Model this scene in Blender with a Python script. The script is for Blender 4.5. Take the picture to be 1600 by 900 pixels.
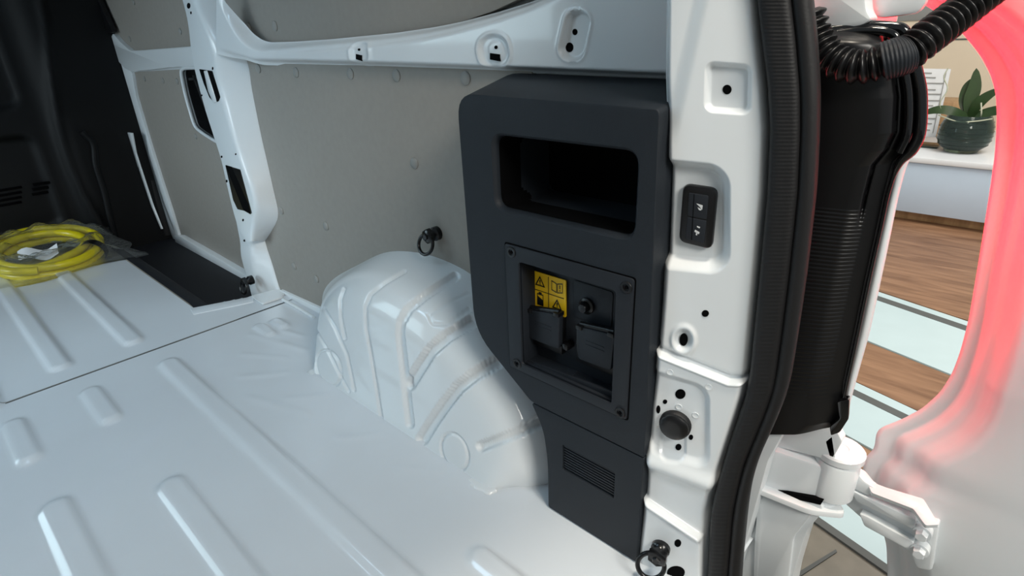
import bpy, bmesh, math, random
import numpy as np
from mathutils import Vector, Matrix

for o in list(bpy.data.objects):
    bpy.data.objects.remove(o)
C = bpy.context.scene.collection
SC = bpy.context.scene
random.seed(7)
rng = np.random.default_rng(7)

# ------------------------------------------------------------------ camera
# world: x = to the right-hand side wall of the van, y = towards the cab, z = up, load floor at z = 0
FPX = 900.0
_F = np.array([-1050., -360., FPX]); _F /= np.linalg.norm(_F)
_N = np.array([80., (FPX*FPX-1050.*80.)/360., FPX]); _N /= np.linalg.norm(_N)
_X = np.cross(_F, -_N)
MW = np.array([_X, _F, -_N])
CAM = np.array([0., 0., 0.85])
cam_data = bpy.data.cameras.new('camera')
cam = bpy.data.objects.new('camera', cam_data); C.objects.link(cam)
cam_data.sensor_fit = 'HORIZONTAL'; cam_data.sensor_width = 36.0
cam_data.lens = 36.0*FPX/1600.0
cam_data.clip_start = 0.01
_r = MW @ np.array([1., 0, 0]); _u = -(MW @ np.array([0, 1., 0])); _b = -(MW @ np.array([0, 0, 1.]))
cam.matrix_world = Matrix(((_r[0], _u[0], _b[0], CAM[0]), (_r[1], _u[1], _b[1], CAM[1]),
                           (_r[2], _u[2], _b[2], CAM[2]), (0, 0, 0, 1)))
SC.camera = cam

# ------------------------------------------------------------------ world and lights
world = bpy.data.worlds.new('showroom_air'); SC.world = world
world.use_nodes = True
wb = world.node_tree.nodes['Background']
wb.inputs[0].default_value = (0.86, 0.95, 1.0, 1); wb.inputs[1].default_value = 0.30

def area(name, loc, target, sx, sy, power, col):
    d = bpy.data.lights.new(name, 'AREA'); d.shape = 'RECTANGLE'; d.size = sx; d.size_y = sy
    d.energy = power; d.color = col
    o = bpy.data.objects.new(name, d); C.objects.link(o); o.location = loc
    o.rotation_euler = (Vector(target)-Vector(loc)).to_track_quat('-Z', 'Y').to_euler()
    return o
area('showroom_ceiling_light', (0.25, -0.16, 3.4), (0.45, 0.1, 0.3), 0.5, 0.22, 56, (1.0, 0.89, 0.74))
area('showroom_ceiling_light', (3.6, -0.6, 2.9), (3.8, 0.4, -0.5), 2.4, 1.6, 130, (1.0, 0.93, 0.84))
area('showroom_spot', (-0.25, -2.0, 2.35), (0.72, 0.30, 0.45), 1.1, 0.8, 66, (1.0, 0.96, 0.88))
area('side_doorway_light', (-3.2, 5.4, 1.8), (0.0, 1.9, 0.35), 3.0, 2.2, 100, (0.66, 0.90, 1.0))
area('side_doorway_light', (-3.3, 2.65, 1.4), (0.8, 2.65, 0.4), 1.4, 1.6, 64, (0.76, 0.92, 1.0))  # added fill through the side doorway, brightens the sliding door boards

SC.view_settings.view_transform = 'Standard'
SC.view_settings.look = 'None'
SC.view_settings.gamma = 1.0
SC.view_settings.use_curve_mapping = False
SC.view_settings.exposure = 0.0

# ------------------------------------------------------------------ pixel -> place helpers
def ray(u, v):
    return MW @ np.array([u-800., v-450., FPX])
def hit(u, v, p0, n):
    d = ray(u, v); t = np.dot(np.array(p0)-CAM, n)/np.dot(d, n)
    return CAM + t*d
def W(u, v, x):
    return hit(u, v, (x, 0, 0), np.array([1., 0, 0]))
def G(u, v, z=0.0):
    return hit(u, v, (0, 0, z), np.array([0, 0, 1.]))
def hits(u, v, p0, n):
    u = np.asarray(u, float).ravel(); v = np.asarray(v, float).ravel()
    d = (MW @ np.stack([u-800., v-450., np.full_like(u, FPX)])).T
    t = np.dot(np.array(p0)-CAM, n)/(d @ n)
    return CAM + d*t[:, None]
def to_px(P):
    q = (np.asarray(P)-CAM) @ MW
    return 800+FPX*q[:, 0]/q[:, 2], 450+FPX*q[:, 1]/q[:, 2]
def smooth(e0, e1, x):
    t = np.clip((x-e0)/(e1-e0), 0, 1); return t*t*(3-2*t)
def seg_dist(u, v, poly):
    best = np.full(np.shape(u), 1e9)
    for (a, b), (c, d) in zip(poly[:-1], poly[1:]):
        L2 = (c-a)**2+(d-b)**2+1e-12
        t = np.clip(((u-a)*(c-a)+(v-b)*(d-b))/L2, 0, 1)
        best = np.minimum(best, np.hypot(u-a-t*(c-a), v-b-t*(d-b)))
    return best
def rr_dist(u, v, cx, cy, hw, hh, r, rot=0.0, shear=0.0):
    """signed distance to a rounded rectangle (negative inside)"""
    c, s = math.cos(rot), math.sin(rot)
    x = (u-cx); y = (v-cy); y = y-shear*x
    x, y = c*x+s*y, -s*x+c*y
    qx = np.abs(x)-hw+r; qy = np.abs(y)-hh+r
    return np.hypot(np.maximum(qx, 0), np.maximum(qy, 0))+np.minimum(np.maximum(qx, qy), 0)-r

# ------------------------------------------------------------------ materials
def lin(c):
    return tuple(((x/255.)/12.92 if x/255. <= .04045 else ((x/255.+.055)/1.055)**2.4) for x in c)
MATS = {}
def mat(name, rgb, rough=0.5, metal=0.0, coat=0.0, vary=0.06, scale=8.0, bump=0.0, bscale=200.0, spec=0.5,
        emit=None, estr=0.0, alpha=None, trans=0.0, ior=1.45):
    m = bpy.data.materials.new(name); m.use_nodes = True
    nt = m.node_tree; b = nt.nodes['Principled BSDF']
    col = lin(rgb)
    tc = nt.nodes.new('ShaderNodeTexCoord'); no = nt.nodes.new('ShaderNodeTexNoise')
    no.inputs['Scale'].default_value = scale; no.inputs['Detail'].default_value = 5
    nt.links.new(tc.outputs['Object'], no.inputs['Vector'])
    rp = nt.nodes.new('ShaderNodeValToRGB')
    rp.color_ramp.elements[0].position = .3; rp.color_ramp.elements[1].position = .7
    rp.color_ramp.elements[0].color = tuple(c*(1-vary) for c in col)+(1,)
    rp.color_ramp.elements[1].color = tuple(min(1, c*(1+vary)) for c in col)+(1,)
    nt.links.new(no.outputs['Fac'], rp.inputs['Fac']); nt.links.new(rp.outputs['Color'], b.inputs['Base Color'])
    b.inputs['Roughness'].default_value = rough; b.inputs['Metallic'].default_value = metal
    b.inputs['Specular IOR Level'].default_value = spec; b.inputs['IOR'].default_value = ior
    b.inputs['Coat Weight'].default_value = coat; b.inputs['Coat Roughness'].default_value = .06
    b.inputs['Transmission Weight'].default_value = trans
    if emit:
        b.inputs['Emission Color'].default_value = lin(emit)+(1,); b.inputs['Emission Strength'].default_value = estr
    if alpha is not None: b.inputs['Alpha'].default_value = alpha
    if bump:
        n2 = nt.nodes.new('ShaderNodeTexNoise'); n2.inputs['Scale'].default_value = bscale; n2.inputs['Detail'].default_value = 3
        nt.links.new(tc.outputs['Object'], n2.inputs['Vector'])
        bp = nt.nodes.new('ShaderNodeBump'); bp.inputs['Strength'].default_value = bump; bp.inputs['Distance'].default_value = .01
        nt.links.new(n2.outputs['Fac'], bp.inputs['Height']); nt.links.new(bp.outputs['Normal'], b.inputs['Normal'])
    MATS[name] = m
    return m
PAINT = mat('white_body_paint', (226, 231, 234), .32, coat=.55, vary=.015, scale=3)
FLOORP = mat('white_floor_paint', (216, 222, 228), .3, coat=.5, vary=.02, scale=4, bump=.025, bscale=9)
LINING = mat('grey_lining_board', (151, 146, 139), .7, vary=.03, scale=60, bump=.05, bscale=400)
CLIPM = mat('grey_plastic_clip', (146, 145, 141), .55, vary=.03)
CONS = mat('charcoal_grained_plastic', (34, 39, 45), .55, vary=.05, scale=30, bump=.12, bscale=700, spec=.32)
CONS2 = mat('charcoal_smooth_plastic', (33, 37, 43), .5, vary=.05, scale=30, bump=.04, bscale=700, spec=.35)
BLACKP = mat('black_plastic', (15, 15, 17), .33, vary=.08, scale=20)
GLOSSB = mat('gloss_black_plastic', (9, 9, 11), .1, coat=.6, vary=.05)
RUBBER = mat('black_rubber', (20, 20, 22), .55, vary=.1, scale=40, bump=.05, bscale=300)
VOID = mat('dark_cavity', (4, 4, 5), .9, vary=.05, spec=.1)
BULK = mat('black_bulkhead_plastic', (9, 10, 12), .55, vary=.15, scale=5, spec=.3)
MATM = mat('black_step_mat', (24, 26, 32), .6, vary=.06, scale=60, bump=.1, bscale=500)
YELL = mat('yellow_label', (236, 190, 28), .4, vary=.02)
INK = mat('black_print', (18, 17, 14), .5, vary=.02)
WINK = mat('white_print', (205, 208, 210), .5, vary=.02)
HOSE = mat('yellow_hose', (214, 196, 24), .35, vary=.06, scale=40, coat=.2)
PAPER = mat('white_paper', (228, 230, 232), .7, vary=.02)
STEEL = mat('black_steel', (15, 15, 17), .28, metal=.3, vary=.1, scale=30, coat=.3)
GLASS = mat('green_grey_glass', (112, 132, 126), .05, vary=.03, trans=.85, ior=1.3)
SUBSTR = mat('dark_pot_substrate', (52, 58, 50), .8, vary=.35, scale=30, bump=.4, bscale=60)
LEAF = mat('orchid_leaf', (44, 66, 34), .35, vary=.2, scale=14)
ROOT = mat('pale_aerial_root', (186, 190, 168), .6, vary=.1)
CREAM = mat('cream_wall_paint', (236, 218, 192), .8, vary=.015)
COUNTER = mat('white_lacquer_counter', (222, 226, 230), .3, vary=.015, coat=.2)
PLINTHB = mat('pale_blue_plinth_face', (190, 208, 226), .3, vary=.015, coat=.2)  # pale blue on the plinth box only, the top stays white
LEDM = mat('cold_led_fill', (240, 250, 255), .5, emit=(190, 228, 255), estr=14.5)
REDM = mat('red_tail_lens', (150, 8, 14), .3, emit=(255, 12, 32), estr=18.0)

def wood_mat(name, a, b_, sx, sy):
    m = bpy.data.materials.new(name); m.use_nodes = True; nt = m.node_tree; b = nt.nodes['Principled BSDF']
    tc = nt.nodes.new('ShaderNodeTexCoord'); mp = nt.nodes.new('ShaderNodeMapping')
    mp.inputs['Scale'].default_value = (sx, sy, 1)
    no = nt.nodes.new('ShaderNodeTexNoise'); no.inputs['Scale'].default_value = 3; no.inputs['Detail'].default_value = 8
    no.inputs['Distortion'].default_value = .6
    nt.links.new(tc.outputs['Object'], mp.inputs[0]); nt.links.new(mp.outputs[0], no.inputs['Vector'])
    rp = nt.nodes.new('ShaderNodeValToRGB'); rp.color_ramp.elements[0].position = .3; rp.color_ramp.elements[1].position = .72
    rp.color_ramp.elements[0].color = lin(a)+(1,); rp.color_ramp.elements[1].color = lin(b_)+(1,)
    nt.links.new(no.outputs['Fac'], rp.inputs[0]); nt.links.new(rp.outputs[0], b.inputs['Base Color'])
    b.inputs['Roughness'].default_value = .45
    return m
WOOD = wood_mat('brown_wood_floor', (112, 80, 58), (158, 122, 94), 7, 1.0)
WOODL = wood_mat('light_wood_trim', (150, 116, 80), (192, 156, 114), 1, 6)
TILEB = mat('tile_with_blue_reflection', (188, 210, 216), .25, vary=.02)  # white tile with its bluish reflection put into the colour
TILEG = mat('grey_floor_tile', (120, 116, 106), .4, vary=.12, scale=14)
GROUT = mat('dark_floor_joint', (86, 90, 90), .7)

def bag_mat():
    m = bpy.data.materials.new('clear_plastic_film'); m.use_nodes = True; nt = m.node_tree
    nt.nodes.remove(nt.nodes['Principled BSDF']); out = nt.nodes['Material Output']
    tr = nt.nodes.new('ShaderNodeBsdfTransparent'); tr.inputs[0].default_value = (.97, .98, .98, 1)
    gl = nt.nodes.new('ShaderNodeBsdfGlossy'); gl.inputs['Roughness'].default_value = .28
    fr = nt.nodes.new('ShaderNodeFresnel'); fr.inputs[0].default_value = 1.17
    df = nt.nodes.new('ShaderNodeBsdfDiffuse'); df.inputs[0].default_value = (.8, .84, .86, 1)
    no = nt.nodes.new('ShaderNodeTexNoise'); no.inputs['Scale'].default_value = 22
    bp = nt.nodes.new('ShaderNodeBump'); bp.inputs['Strength'].default_value = .5; bp.inputs['Distance'].default_value = .02
    nt.links.new(no.outputs['Fac'], bp.inputs['Height'])
    for x in (gl, fr): nt.links.new(bp.outputs[0], x.inputs['Normal'])
    m1 = nt.nodes.new('ShaderNodeMixShader'); m2 = nt.nodes.new('ShaderNodeMixShader'); m2.inputs[0].default_value = .04
    nt.links.new(fr.outputs[0], m1.inputs[0]); nt.links.new(tr.outputs[0], m1.inputs[1]); nt.links.new(gl.outputs[0], m1.inputs[2])
    nt.links.new(m1.outputs[0], m2.inputs[1]); nt.links.new(df.outputs[0], m2.inputs[2])
    nt.links.new(m2.outputs[0], out.inputs[0])
    return m
FILM = bag_mat()

# ------------------------------------------------------------------ object helpers
def tag(o, label=None, cat=None, group=None, kind=None):
    if label: o['label'] = label
    if cat: o['category'] = cat
    if group: o['group'] = group
    if kind: o['kind'] = kind
    return o
def put(o, parent):
    C.objects.link(o)
    if parent is not None:
        o.parent = parent
        o.matrix_parent_inverse = PINV.get(parent.name, Matrix.Identity(4))
    return o
PINV = {}
def empty(name, loc=(0, 0, 0)):
    o = bpy.data.objects.new(name, None); C.objects.link(o); o.location = loc
    o.empty_display_size = .05
    PINV[o.name] = Matrix.Translation(-Vector(loc))
    return o
def mesh(name, verts, faces, m, parent=None, sm=True, autos=None, kind=None):
    me = bpy.data.meshes.new(name)
    me.from_pydata([tuple(map(float, p)) for p in verts], [], [tuple(map(int, f)) for f in faces])
    bm = bmesh.new(); bm.from_mesh(me)
    bmesh.ops.recalc_face_normals(bm, faces=bm.faces)
    if sm:
        for f in bm.faces: f.smooth = True
        if autos is not None:
            for e in bm.edges:
                if len(e.link_faces) == 2 and e.calc_face_angle(0) > math.radians(autos): e.smooth = False
    bm.to_mesh(me); bm.free()
    me.materials.append(m)
    o = bpy.data.objects.new(name, me); put(o, parent)
    if kind: o['kind'] = kind
    return o
def from_bm(name, bm, m, parent=None, autos=35, kind=None):
    bmesh.ops.recalc_face_normals(bm, faces=bm.faces)
    for f in bm.faces: f.smooth = True
    for e in bm.edges:
        if len(e.link_faces) == 2 and e.calc_face_angle(0) > math.radians(autos): e.smooth = False
    me = bpy.data.meshes.new(name); bm.to_mesh(me); bm.free()
    me.materials.append(m)
    o = bpy.data.objects.new(name, me); put(o, parent)
    if kind: o['kind'] = kind
    return o
def box_bm(a, b, bev=0.0, seg=2):
    bm = bmesh.new(); bmesh.ops.create_cube(bm, size=1)
    a = Vector(a); b = Vector(b)
    for v in bm.verts: v.co = Vector(((a[i]+b[i])/2+v.co[i]*(b[i]-a[i]) for i in range(3)))
    if bev: bmesh.ops.bevel(bm, geom=list(bm.edges), offset=bev, segments=seg, affect='EDGES', profile=.5)
    return bm
def box(name, a, b, m, parent=None, bev=0.0, kind=None):
    return from_bm(name, box_bm(a, b, bev), m, parent, kind=kind)
def round_poly(pts, r, seg=5):
    """round the corners of a closed 2D or 3D polygon"""
    pts = [np.array(p, float) for p in pts]; n = len(pts); out = []
    for i in range(n):
        p, a, b = pts[i], pts[i-1], pts[(i+1) % n]
        ri = r[i] if isinstance(r, (list, tuple)) else r
        la, lb = np.linalg.norm(a-p), np.linalg.norm(b-p)
        d = min(ri, la*.48, lb*.48)
        if d < 1e-6: out.append(p); continue
        p0 = p+(a-p)/la*d; p1 = p+(b-p)/lb*d
        for k in range(seg+1):
            t = k/seg; out.append((1-t)**2*p0+2*t*(1-t)*p+t*t*p1)
    return out
def prism(name, pts, n, thick, m, parent=None, bev=0.0, seg=2, autos=35, kind=None):
    """solid plate: pts is the front outline (3D), n the front normal, thick goes back along -n"""
    n = np.array(n, float); n /= np.linalg.norm(n)
    bm = bmesh.new()
    f = [bm.verts.new(tuple(p)) for p in pts]; b = [bm.verts.new(tuple(np.array(p)-n*thick)) for p in pts]
    k = len(pts)
    ff = bm.faces.new(f); bm.faces.new(list(reversed(b)))
    for i in range(k):
        bm.faces.new((f[i], b[i], b[(i+1) % k], f[(i+1) % k]))
    if bev:
        bm.normal_update()
        bmesh.ops.bevel(bm, geom=list(ff.edges), offset=bev, segments=seg, affect='EDGES', profile=.5, clamp_overlap=True)
    return from_bm(name, bm, m, parent, autos, kind)
def px_plate(name, px, x, thick, m, parent=None, r=0.0, bev=0.0, n=(-1, 0, 0), p0=None, autos=35):
    p0 = (x, 0, 0) if p0 is None else p0
    pts = [hit(u, v, p0, np.array(n, float)) for u, v in px]
    if r: pts = round_poly(pts, r)
    return prism(name, pts, n, thick, m, parent, bev, autos=autos)
def loft(name, rings, m, parent=None, cap=(True, True), autos=40, closed=True):
    k = len(rings[0]); vs = [p for r in rings for p in r]; fs = []
    for i in range(len(rings)-1):
        for j in range(k if closed else k-1):
            fs.append((i*k+j, i*k+(j+1) % k, (i+1)*k+(j+1) % k, (i+1)*k+j))
    if cap[0]: fs.append(tuple(range(k)))
    if cap[1]: fs.append(tuple(reversed(range((len(rings)-1)*k, len(rings)*k))))
    return mesh(name, vs, fs, m, parent, autos=autos)
def spline(pts, n):
    """Catmull-Rom through points, n samples"""
    P = [np.array(p, float) for p in pts]
    P = [2*P[0]-P[1]]+P+[2*P[-1]-P[-2]]
    out = []; S = len(P)-3
    for i in range(n):
        t = i/(n-1)*S; k = min(int(t), S-1); t -= k
        a, b, c, d = P[k:k+4]
        out.append(.5*((2*b)+(c-a)*t+(2*a-5*b+4*c-d)*t*t+(3*b-a-3*c+d)*t**3))
    return out
def tube_rings(path, rad, seg=12, closed=False, flat=1.0):
    path = [np.array(p, float) for p in path]; n = len(path); rings = []
    up = np.array([0, 0, 1.]); prev = None
    for i in range(n):
        a = path[i-1] if (i > 0 or closed) else path[i]; b = path[(i+1) % n] if (i < n-1 or closed) else path[i]
        t = b-a; t /= np.linalg.norm(t)
        if prev is None:
            ref = up if abs(t[2]) < .9 else np.array([1., 0, 0]); s = np.cross(t, ref)
        else: s = prev-np.dot(prev, t)*t
        s /= np.linalg.norm(s); prev = s; w = np.cross(s, t)
        r = rad[i] if hasattr(rad, '__len__') else rad
        rings.append([path[i]+r*(math.cos(q)*s+flat*math.sin(q)*w) for q in np.linspace(0, 2*math.pi, seg, endpoint=False)])
    return rings
def tube(name, path, rad, m, parent=None, seg=12, closed=False, flat=1.0, autos=60):
    rings = tube_rings(path, rad, seg, closed, flat)
    if closed: rings = rings+[rings[0]]; return loft(name, rings, m, parent, (False, False), autos)
    return loft(name, rings, m, parent, (True, True), autos)
def disc_rings(c, n, prof, seg=20, ax=None, el=1.0):
    """lathe profile [(r, h)] about c along n"""
    c = np.array(c, float); n = np.array(n, float); n /= np.linalg.norm(n)
    a = np.array(ax if ax is not None else (0, 0, 1.), float)
    if abs(np.dot(a, n)) > .95: a = np.array([1., 0, 0])
    a = a-np.dot(a, n)*n; a /= np.linalg.norm(a); b = np.cross(n, a)
    return [[c+n*h+r*(el*math.cos(q)*a+math.sin(q)*b) for q in np.linspace(0, 2*math.pi, seg, endpoint=False)] for r, h in prof]
def lathe(name, c, n, prof, m, parent=None, seg=20, ax=None, el=1.0, autos=40):
    return loft(name, disc_rings(c, n, prof, seg, ax, el), m, parent, (True, True), autos)
def patch(name, rows, p0, n, h, m, nu, nv, back, parent=None, sm_rows=0, autos=70, kind=None, dense=False):
    """sheet-metal pressing on a plane: rows [(v, uL, uR)] give its outline, h(u, v, t) its relief"""
    n = np.array(n, float); n /= np.linalg.norm(n)
    R = np.array(rows, float); vv = np.linspace(R[0, 0], R[-1, 0], nv)
    if dense: vv = np.concatenate([np.linspace(R[0, 0], -12, 30), np.linspace(-10, 920, nv), np.linspace(930, R[-1, 0], 12)]); nv = len(vv)
    uL = np.interp(vv, R[:, 0], R[:, 1]); uR = np.interp(vv, R[:, 0], R[:, 2])
    if sm_rows:
        k = np.ones(2*sm_rows+1)/(2*sm_rows+1)
        uL = np.convolve(np.pad(uL, sm_rows, mode='edge'), k, 'valid'); uR = np.convolve(np.pad(uR, sm_rows, mode='edge'), k, 'valid')
    t = np.linspace(0, 1, nu)[None, :]
    U = uL[:, None]*(1-t)+uR[:, None]*t; V = np.repeat(vv[:, None], nu, 1); T = np.repeat(t, nv, 0)
    P = hits(U, V, p0, n)
    H = h(U, V, T).ravel() if callable(h) else np.full(P.shape[0], h)
    P = P+H[:, None]*n
    fs = [(i*nu+j, i*nu+j+1, (i+1)*nu+j+1, (i+1)*nu+j) for i in range(nv-1) for j in range(nu-1)]
    border = [j for j in range(nu)]+[i*nu+nu-1 for i in range(1, nv)]+[(nv-1)*nu+j for j in range(nu-2, -1, -1)]+[i*nu for i in range(nv-2, 0, -1)]
    base = len(P); Q = P[border]-n*back
    vs = np.vstack([P, Q]); k = len(border)
    for i in range(k): fs.append((border[i], border[(i+1) % k], base+(i+1) % k, base+i))
    return mesh(name, vs, fs, m, parent, autos=autos, kind=kind)
def apply_boolean(o, cutters):
    for c in cutters:
        md = o.modifiers.new('cut', 'BOOLEAN'); md.object = c; md.operation = 'DIFFERENCE'; md.solver = 'EXACT'
    dg = bpy.context.evaluated_depsgraph_get(); dg.update()
    me = bpy.data.meshes.new_from_object(o.evaluated_get(dg))
    o.modifiers.clear(); old = o.data; o.data = me; bpy.data.meshes.remove(old)
    for c in cutters: bpy.data.objects.remove(c)
    bm = bmesh.new(); bm.from_mesh(me)
    for f in bm.faces: f.smooth = True
    for e in bm.edges:
        e.smooth = not (len(e.link_faces) == 2 and e.calc_face_angle(0) > math.radians(35))
    bm.to_mesh(me); bm.free()
def rrect(y0, y1, z0, z1, r, seg=6):
    return [tuple(p) for p in round_poly([(y0, z0), (y1, z0), (y1, z1), (y0, z1)], r, seg)]
def hole(parent, u, v, ru, rv, p0, n, lift=.0012, rot=0.0, name='hole'):
    """dark opening in a sheet, drawn as a shallow black plug"""
    c = np.array([ray(u, v)]); pts = []
    for q in np.linspace(0, 2*math.pi, 18, endpoint=False):
        a, b = ru*math.cos(q), rv*math.sin(q)
        pts.append(hit(u+a*math.cos(rot)-b*math.sin(rot), v+a*math.sin(rot)+b*math.cos(rot), p0, np.array(n, float))+np.array(n)*lift)
    return prism(name, pts, n, .004, VOID, parent)

# ================================================================== THE VAN: floor
RIBS = []
def rib(p, q, w, hgt=.009):
    a, b = G(*p), G(*q); x = (a[0]+b[0])/2
    RIBS.append((x, min(a[1], b[1]), max(a[1], b[1]), w, hgt))
rib((60, 405), (229, 534), .034); rib((-30, 420), (117, 573), .034); rib((-90, 500), (5, 640), .034)
rib((140, 606), (176, 662), .030); rib((24, 655), (44, 728), .030)
xa = G(258, 562)[0]; RIBS.append((xa, .30, G(258, 562)[1], .034, .010))
xb = G(252, 752)[0]+.01; RIBS.append((xb, .35, G(252, 752)[1], .034, .010))
xc = G(82, 782)[0]; RIBS.append((xc, .35, G(82, 782)[1], .034, .010))
RIBS.append((xc-.21, .35, 1.43, .034, .010)); RIBS.append((xc-.42, .35, 1.43, .034, .010)); RIBS.append((xc-.63, .35, 1.7, .034, .010))
RIBS.append((G(765, 882)[0], .2, G(735, 858)[1], .026, .008))
rib((402, 507), (426, 526), .022, .008); rib((425, 500), (450, 513), .022, .008)
YSEAM = 1.868
def floor_z(x, y):
    z = np.zeros_like(x)
    for (rx, y0, y1, w, hh) in RIBS:
        d = np.hypot(x-rx, np.maximum(np.maximum(y0+w-y, y-(y1-w)), 0))
        z = np.maximum(z, hh*(1-smooth(w*.50, w*1.0, d)))
    # shallow drawn wrinkles and sealer marks beside the wheel arch
    for (a, b, c_, d_, w_) in ((.47, 1.50, .56, 1.42, .010), (.50, 1.30, .575, 1.22, .008), (.44, 1.38, .50, 1.20, .012), (.50, 1.05, .57, .98, .007), (.53, .86, .575, .78, .007), (.60, 1.72, .66, 1.50, .012), (.66, 1.74, .70, 1.58, .010), (.53, 1.62, .60, 1.50, .009)):
        z = z+.0022*np.exp(-(seg_dist(x, y, [(a, b), (c_, d_)])/w_)**2)
    # gentle pressed swelling next to the wheel arch
    z = z+.010*np.exp(-(((x-.60)/.05)**2))*smooth(.6, .75, y)*(1-smooth(1.3, 1.45, y))
    z = z+.0016*np.sin(x*9+1)*np.sin(y*5)
    return z
def floor_sheet(name, x0, x1, y0, y1, dx, dy, parent=None, drop=0.0, keep=None):
    xs = np.linspace(x0, x1, int((x1-x0)/dx)+1); ys = np.linspace(y0, y1, int((y1-y0)/dy)+1)
    X, Y = np.meshgrid(xs, ys); Z = floor_z(X, Y)+drop
    vs = np.stack([X.ravel(), Y.ravel(), Z.ravel()], 1); nx = len(xs)
    fs = [(i*nx+j, i*nx+j+1, (i+1)*nx+j+1, (i+1)*nx+j) for i in range(len(ys)-1) for j in range(nx-1)
          if keep is None or keep((xs[j]+xs[j+1])/2, (ys[i]+ys[i+1])/2)]
    return mesh(name, vs, fs, FLOORP, parent)
floor = floor_sheet('floor', -.92, .90, .22, YSEAM, .006, .010)
tag(floor, 'glossy white painted steel load floor with pressed ribs', kind='structure')
fs_ = floor_sheet('floor_sheet', -.92, .90, YSEAM-.002, 3.30, .006, .010, floor, drop=.0025,
                  keep=lambda x, y: not (x > .557 and y > 2.075-(x-.557)*.35))
box('floor_edge', (-.92, .215, -.10), (.70, .2215, .004), FLOORP, floor)
box('seam_strip', (-.92, YSEAM-.006, -.003), (.79, YSEAM-.0025, .0008), GROUT, floor)

prism('floor_lip', [G(u, v, .0052) for u, v in ((297, 481.5), (396, 462.5), (396, 471), (302, 491))], (0, 0, 1), .012, FLOORP, floor, .002)
# black step well of the sliding door
mv = []; mf = []
XS = np.linspace(.560, .872, 30); YS = np.linspace(0, 1, 40)
for j, t in enumerate(YS):
    for i, x in enumerate(XS):
        y0 = 2.078-(x-.557)*.35; y = y0+(3.30-y0)*t
        s = smooth(.60, .64, x)
        ends = min(1., (1-abs(2*t-1))*14)
        mv.append((x, y, .006-.075*s*1.0-.006*max(0, 1-ends)+.004*math.exp(-((x-.575)/.01)**2)))
for j in range(39):
    for i in range(29): mf.append((j*30+i, j*30+i+1, (j+1)*30+i+1, (j+1)*30+i))
mt = mesh('step_mat', mv, mf, MATM)
tag(mt, 'black plastic step cover in the side door well beside white floor', 'step mat')

# ================================================================== shell: roof, left wall, bulkhead
ceil_ = box('ceiling', (-.95, .25, 1.42), (.92, 3.6, 1.45), PAINT); tag(ceil_, 'white painted van roof', kind='structure')
wl = box('wall_left', (-.97, .25, -.2), (-.93, 2.05, 1.42), LINING); tag(wl, 'grey lined far side wall of the van with an open doorway', kind='structure')
box('wall_header', (-.97, 2.05, 1.22), (-.93, 3.6, 1.42), PAINT, wl); box('wall_front_post', (-.97, 3.22, -.2), (-.93, 3.6, 1.22), PAINT, wl)

lamp = empty('roof_fill_lamp', (-.25, 1.6, 1.42))  # unseen lamp added for cool fill over the load floor
box('lamp_housing', (-.335, 1.2, 1.405), (-.165, 2.0, 1.4195), BLACKP, lamp, .003)
box('fill_diffuser', (-.32, 1.22, 1.398), (-.18, 1.98, 1.4055), LEDM, lamp, .002)
tag(lamp, 'unseen cold white fill lamp added under the van roof', 'lamp')

# bulkhead: black panel with pressed fields and louvres
YB = 3.31
def bulk_h(x, z):
    d = np.zeros_like(x)
    d += .05*smooth(.50, .60, x)                                     # side return
    d -= .03*(1-smooth(-.03, 0, rr_dist(x, z, .05, .30, .42, .22, .06)))
    d += .02*np.exp(-((x-.60+.05*np.sin(z*4))/.015)**2)
    d -= .02*(1-smooth(-.02, 0, rr_dist(x, z, .05, .92, .42, .30, .06)))
    return d
xs = np.linspace(-.93, .95, 150); zs = np.linspace(-.12, 1.42, 110)
Xg, Zg = np.meshgrid(xs, zs); Yg = YB-bulk_h(Xg, Zg)
wf = mesh('wall_front', np.stack([Xg.ravel(), Yg.ravel(), Zg.ravel()], 1),
          [(i*150+j, i*150+j+1, (i+1)*150+j+1, (i+1)*150+j) for i in range(109) for j in range(149)], BULK)
tag(wf, 'black moulded bulkhead behind the cab with louvre slots', kind='structure')
for (u0, u1, v0, k) in ((-6, 36, 300, 4), (52, 100, 289, 3)):
    for i in range(k):
        a = hit(u0, v0+i*8, (0, YB, 0), np.array([0, 1., 0])); b = hit(u1, v0+i*8-(u1-u0)*.17, (0, YB, 0), np.array([0, 1., 0]))
        yb = YB-float(bulk_h(np.array([(a[0]+b[0])/2]), np.array([a[2]]))[0])
        box('louvre_slot', (a[0], yb-.004, a[2]-.007), (b[0], yb+.01, a[2]+.004), VOID, wf, .001)
# upright rail and boss on the bulkhead
bp = [hit(u, v, (0, YB-.07, 0), np.array([0, 1., 0])) for u, v in ((128, 205), (146, 225), (150, 258), (163, 300), (172, 340), (180, 372))]
tube('bulkhead_rib', spline(bp, 24), .014, BULK, wf, 10)
lathe('bulkhead_boss', hit(128, 214, (0, YB-.02, 0), np.array([0, 1., 0])), (0, -1, 0), [(.02, 0), (.02, .012), (.012, .02)], BLACKP, wf)

# ================================================================== right side wall
NX = np.array([-1., 0, 0])
wr = box('wall_right', (.865, .25, -.2), (.885, 2.10, 1.42), PAINT)
tag(wr, 'white steel side wall with pillars and belt rail', kind='structure')

box('light_stop_panel', (.72, .285, -.2), (.99, .30, 1.42), PAINT, wr)  # hidden panel added to keep red lens light from leaking inside
box('outer_skin', (.985, .20, -.3), (.99, 3.6, 1.45), PAINT, wr)
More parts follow.
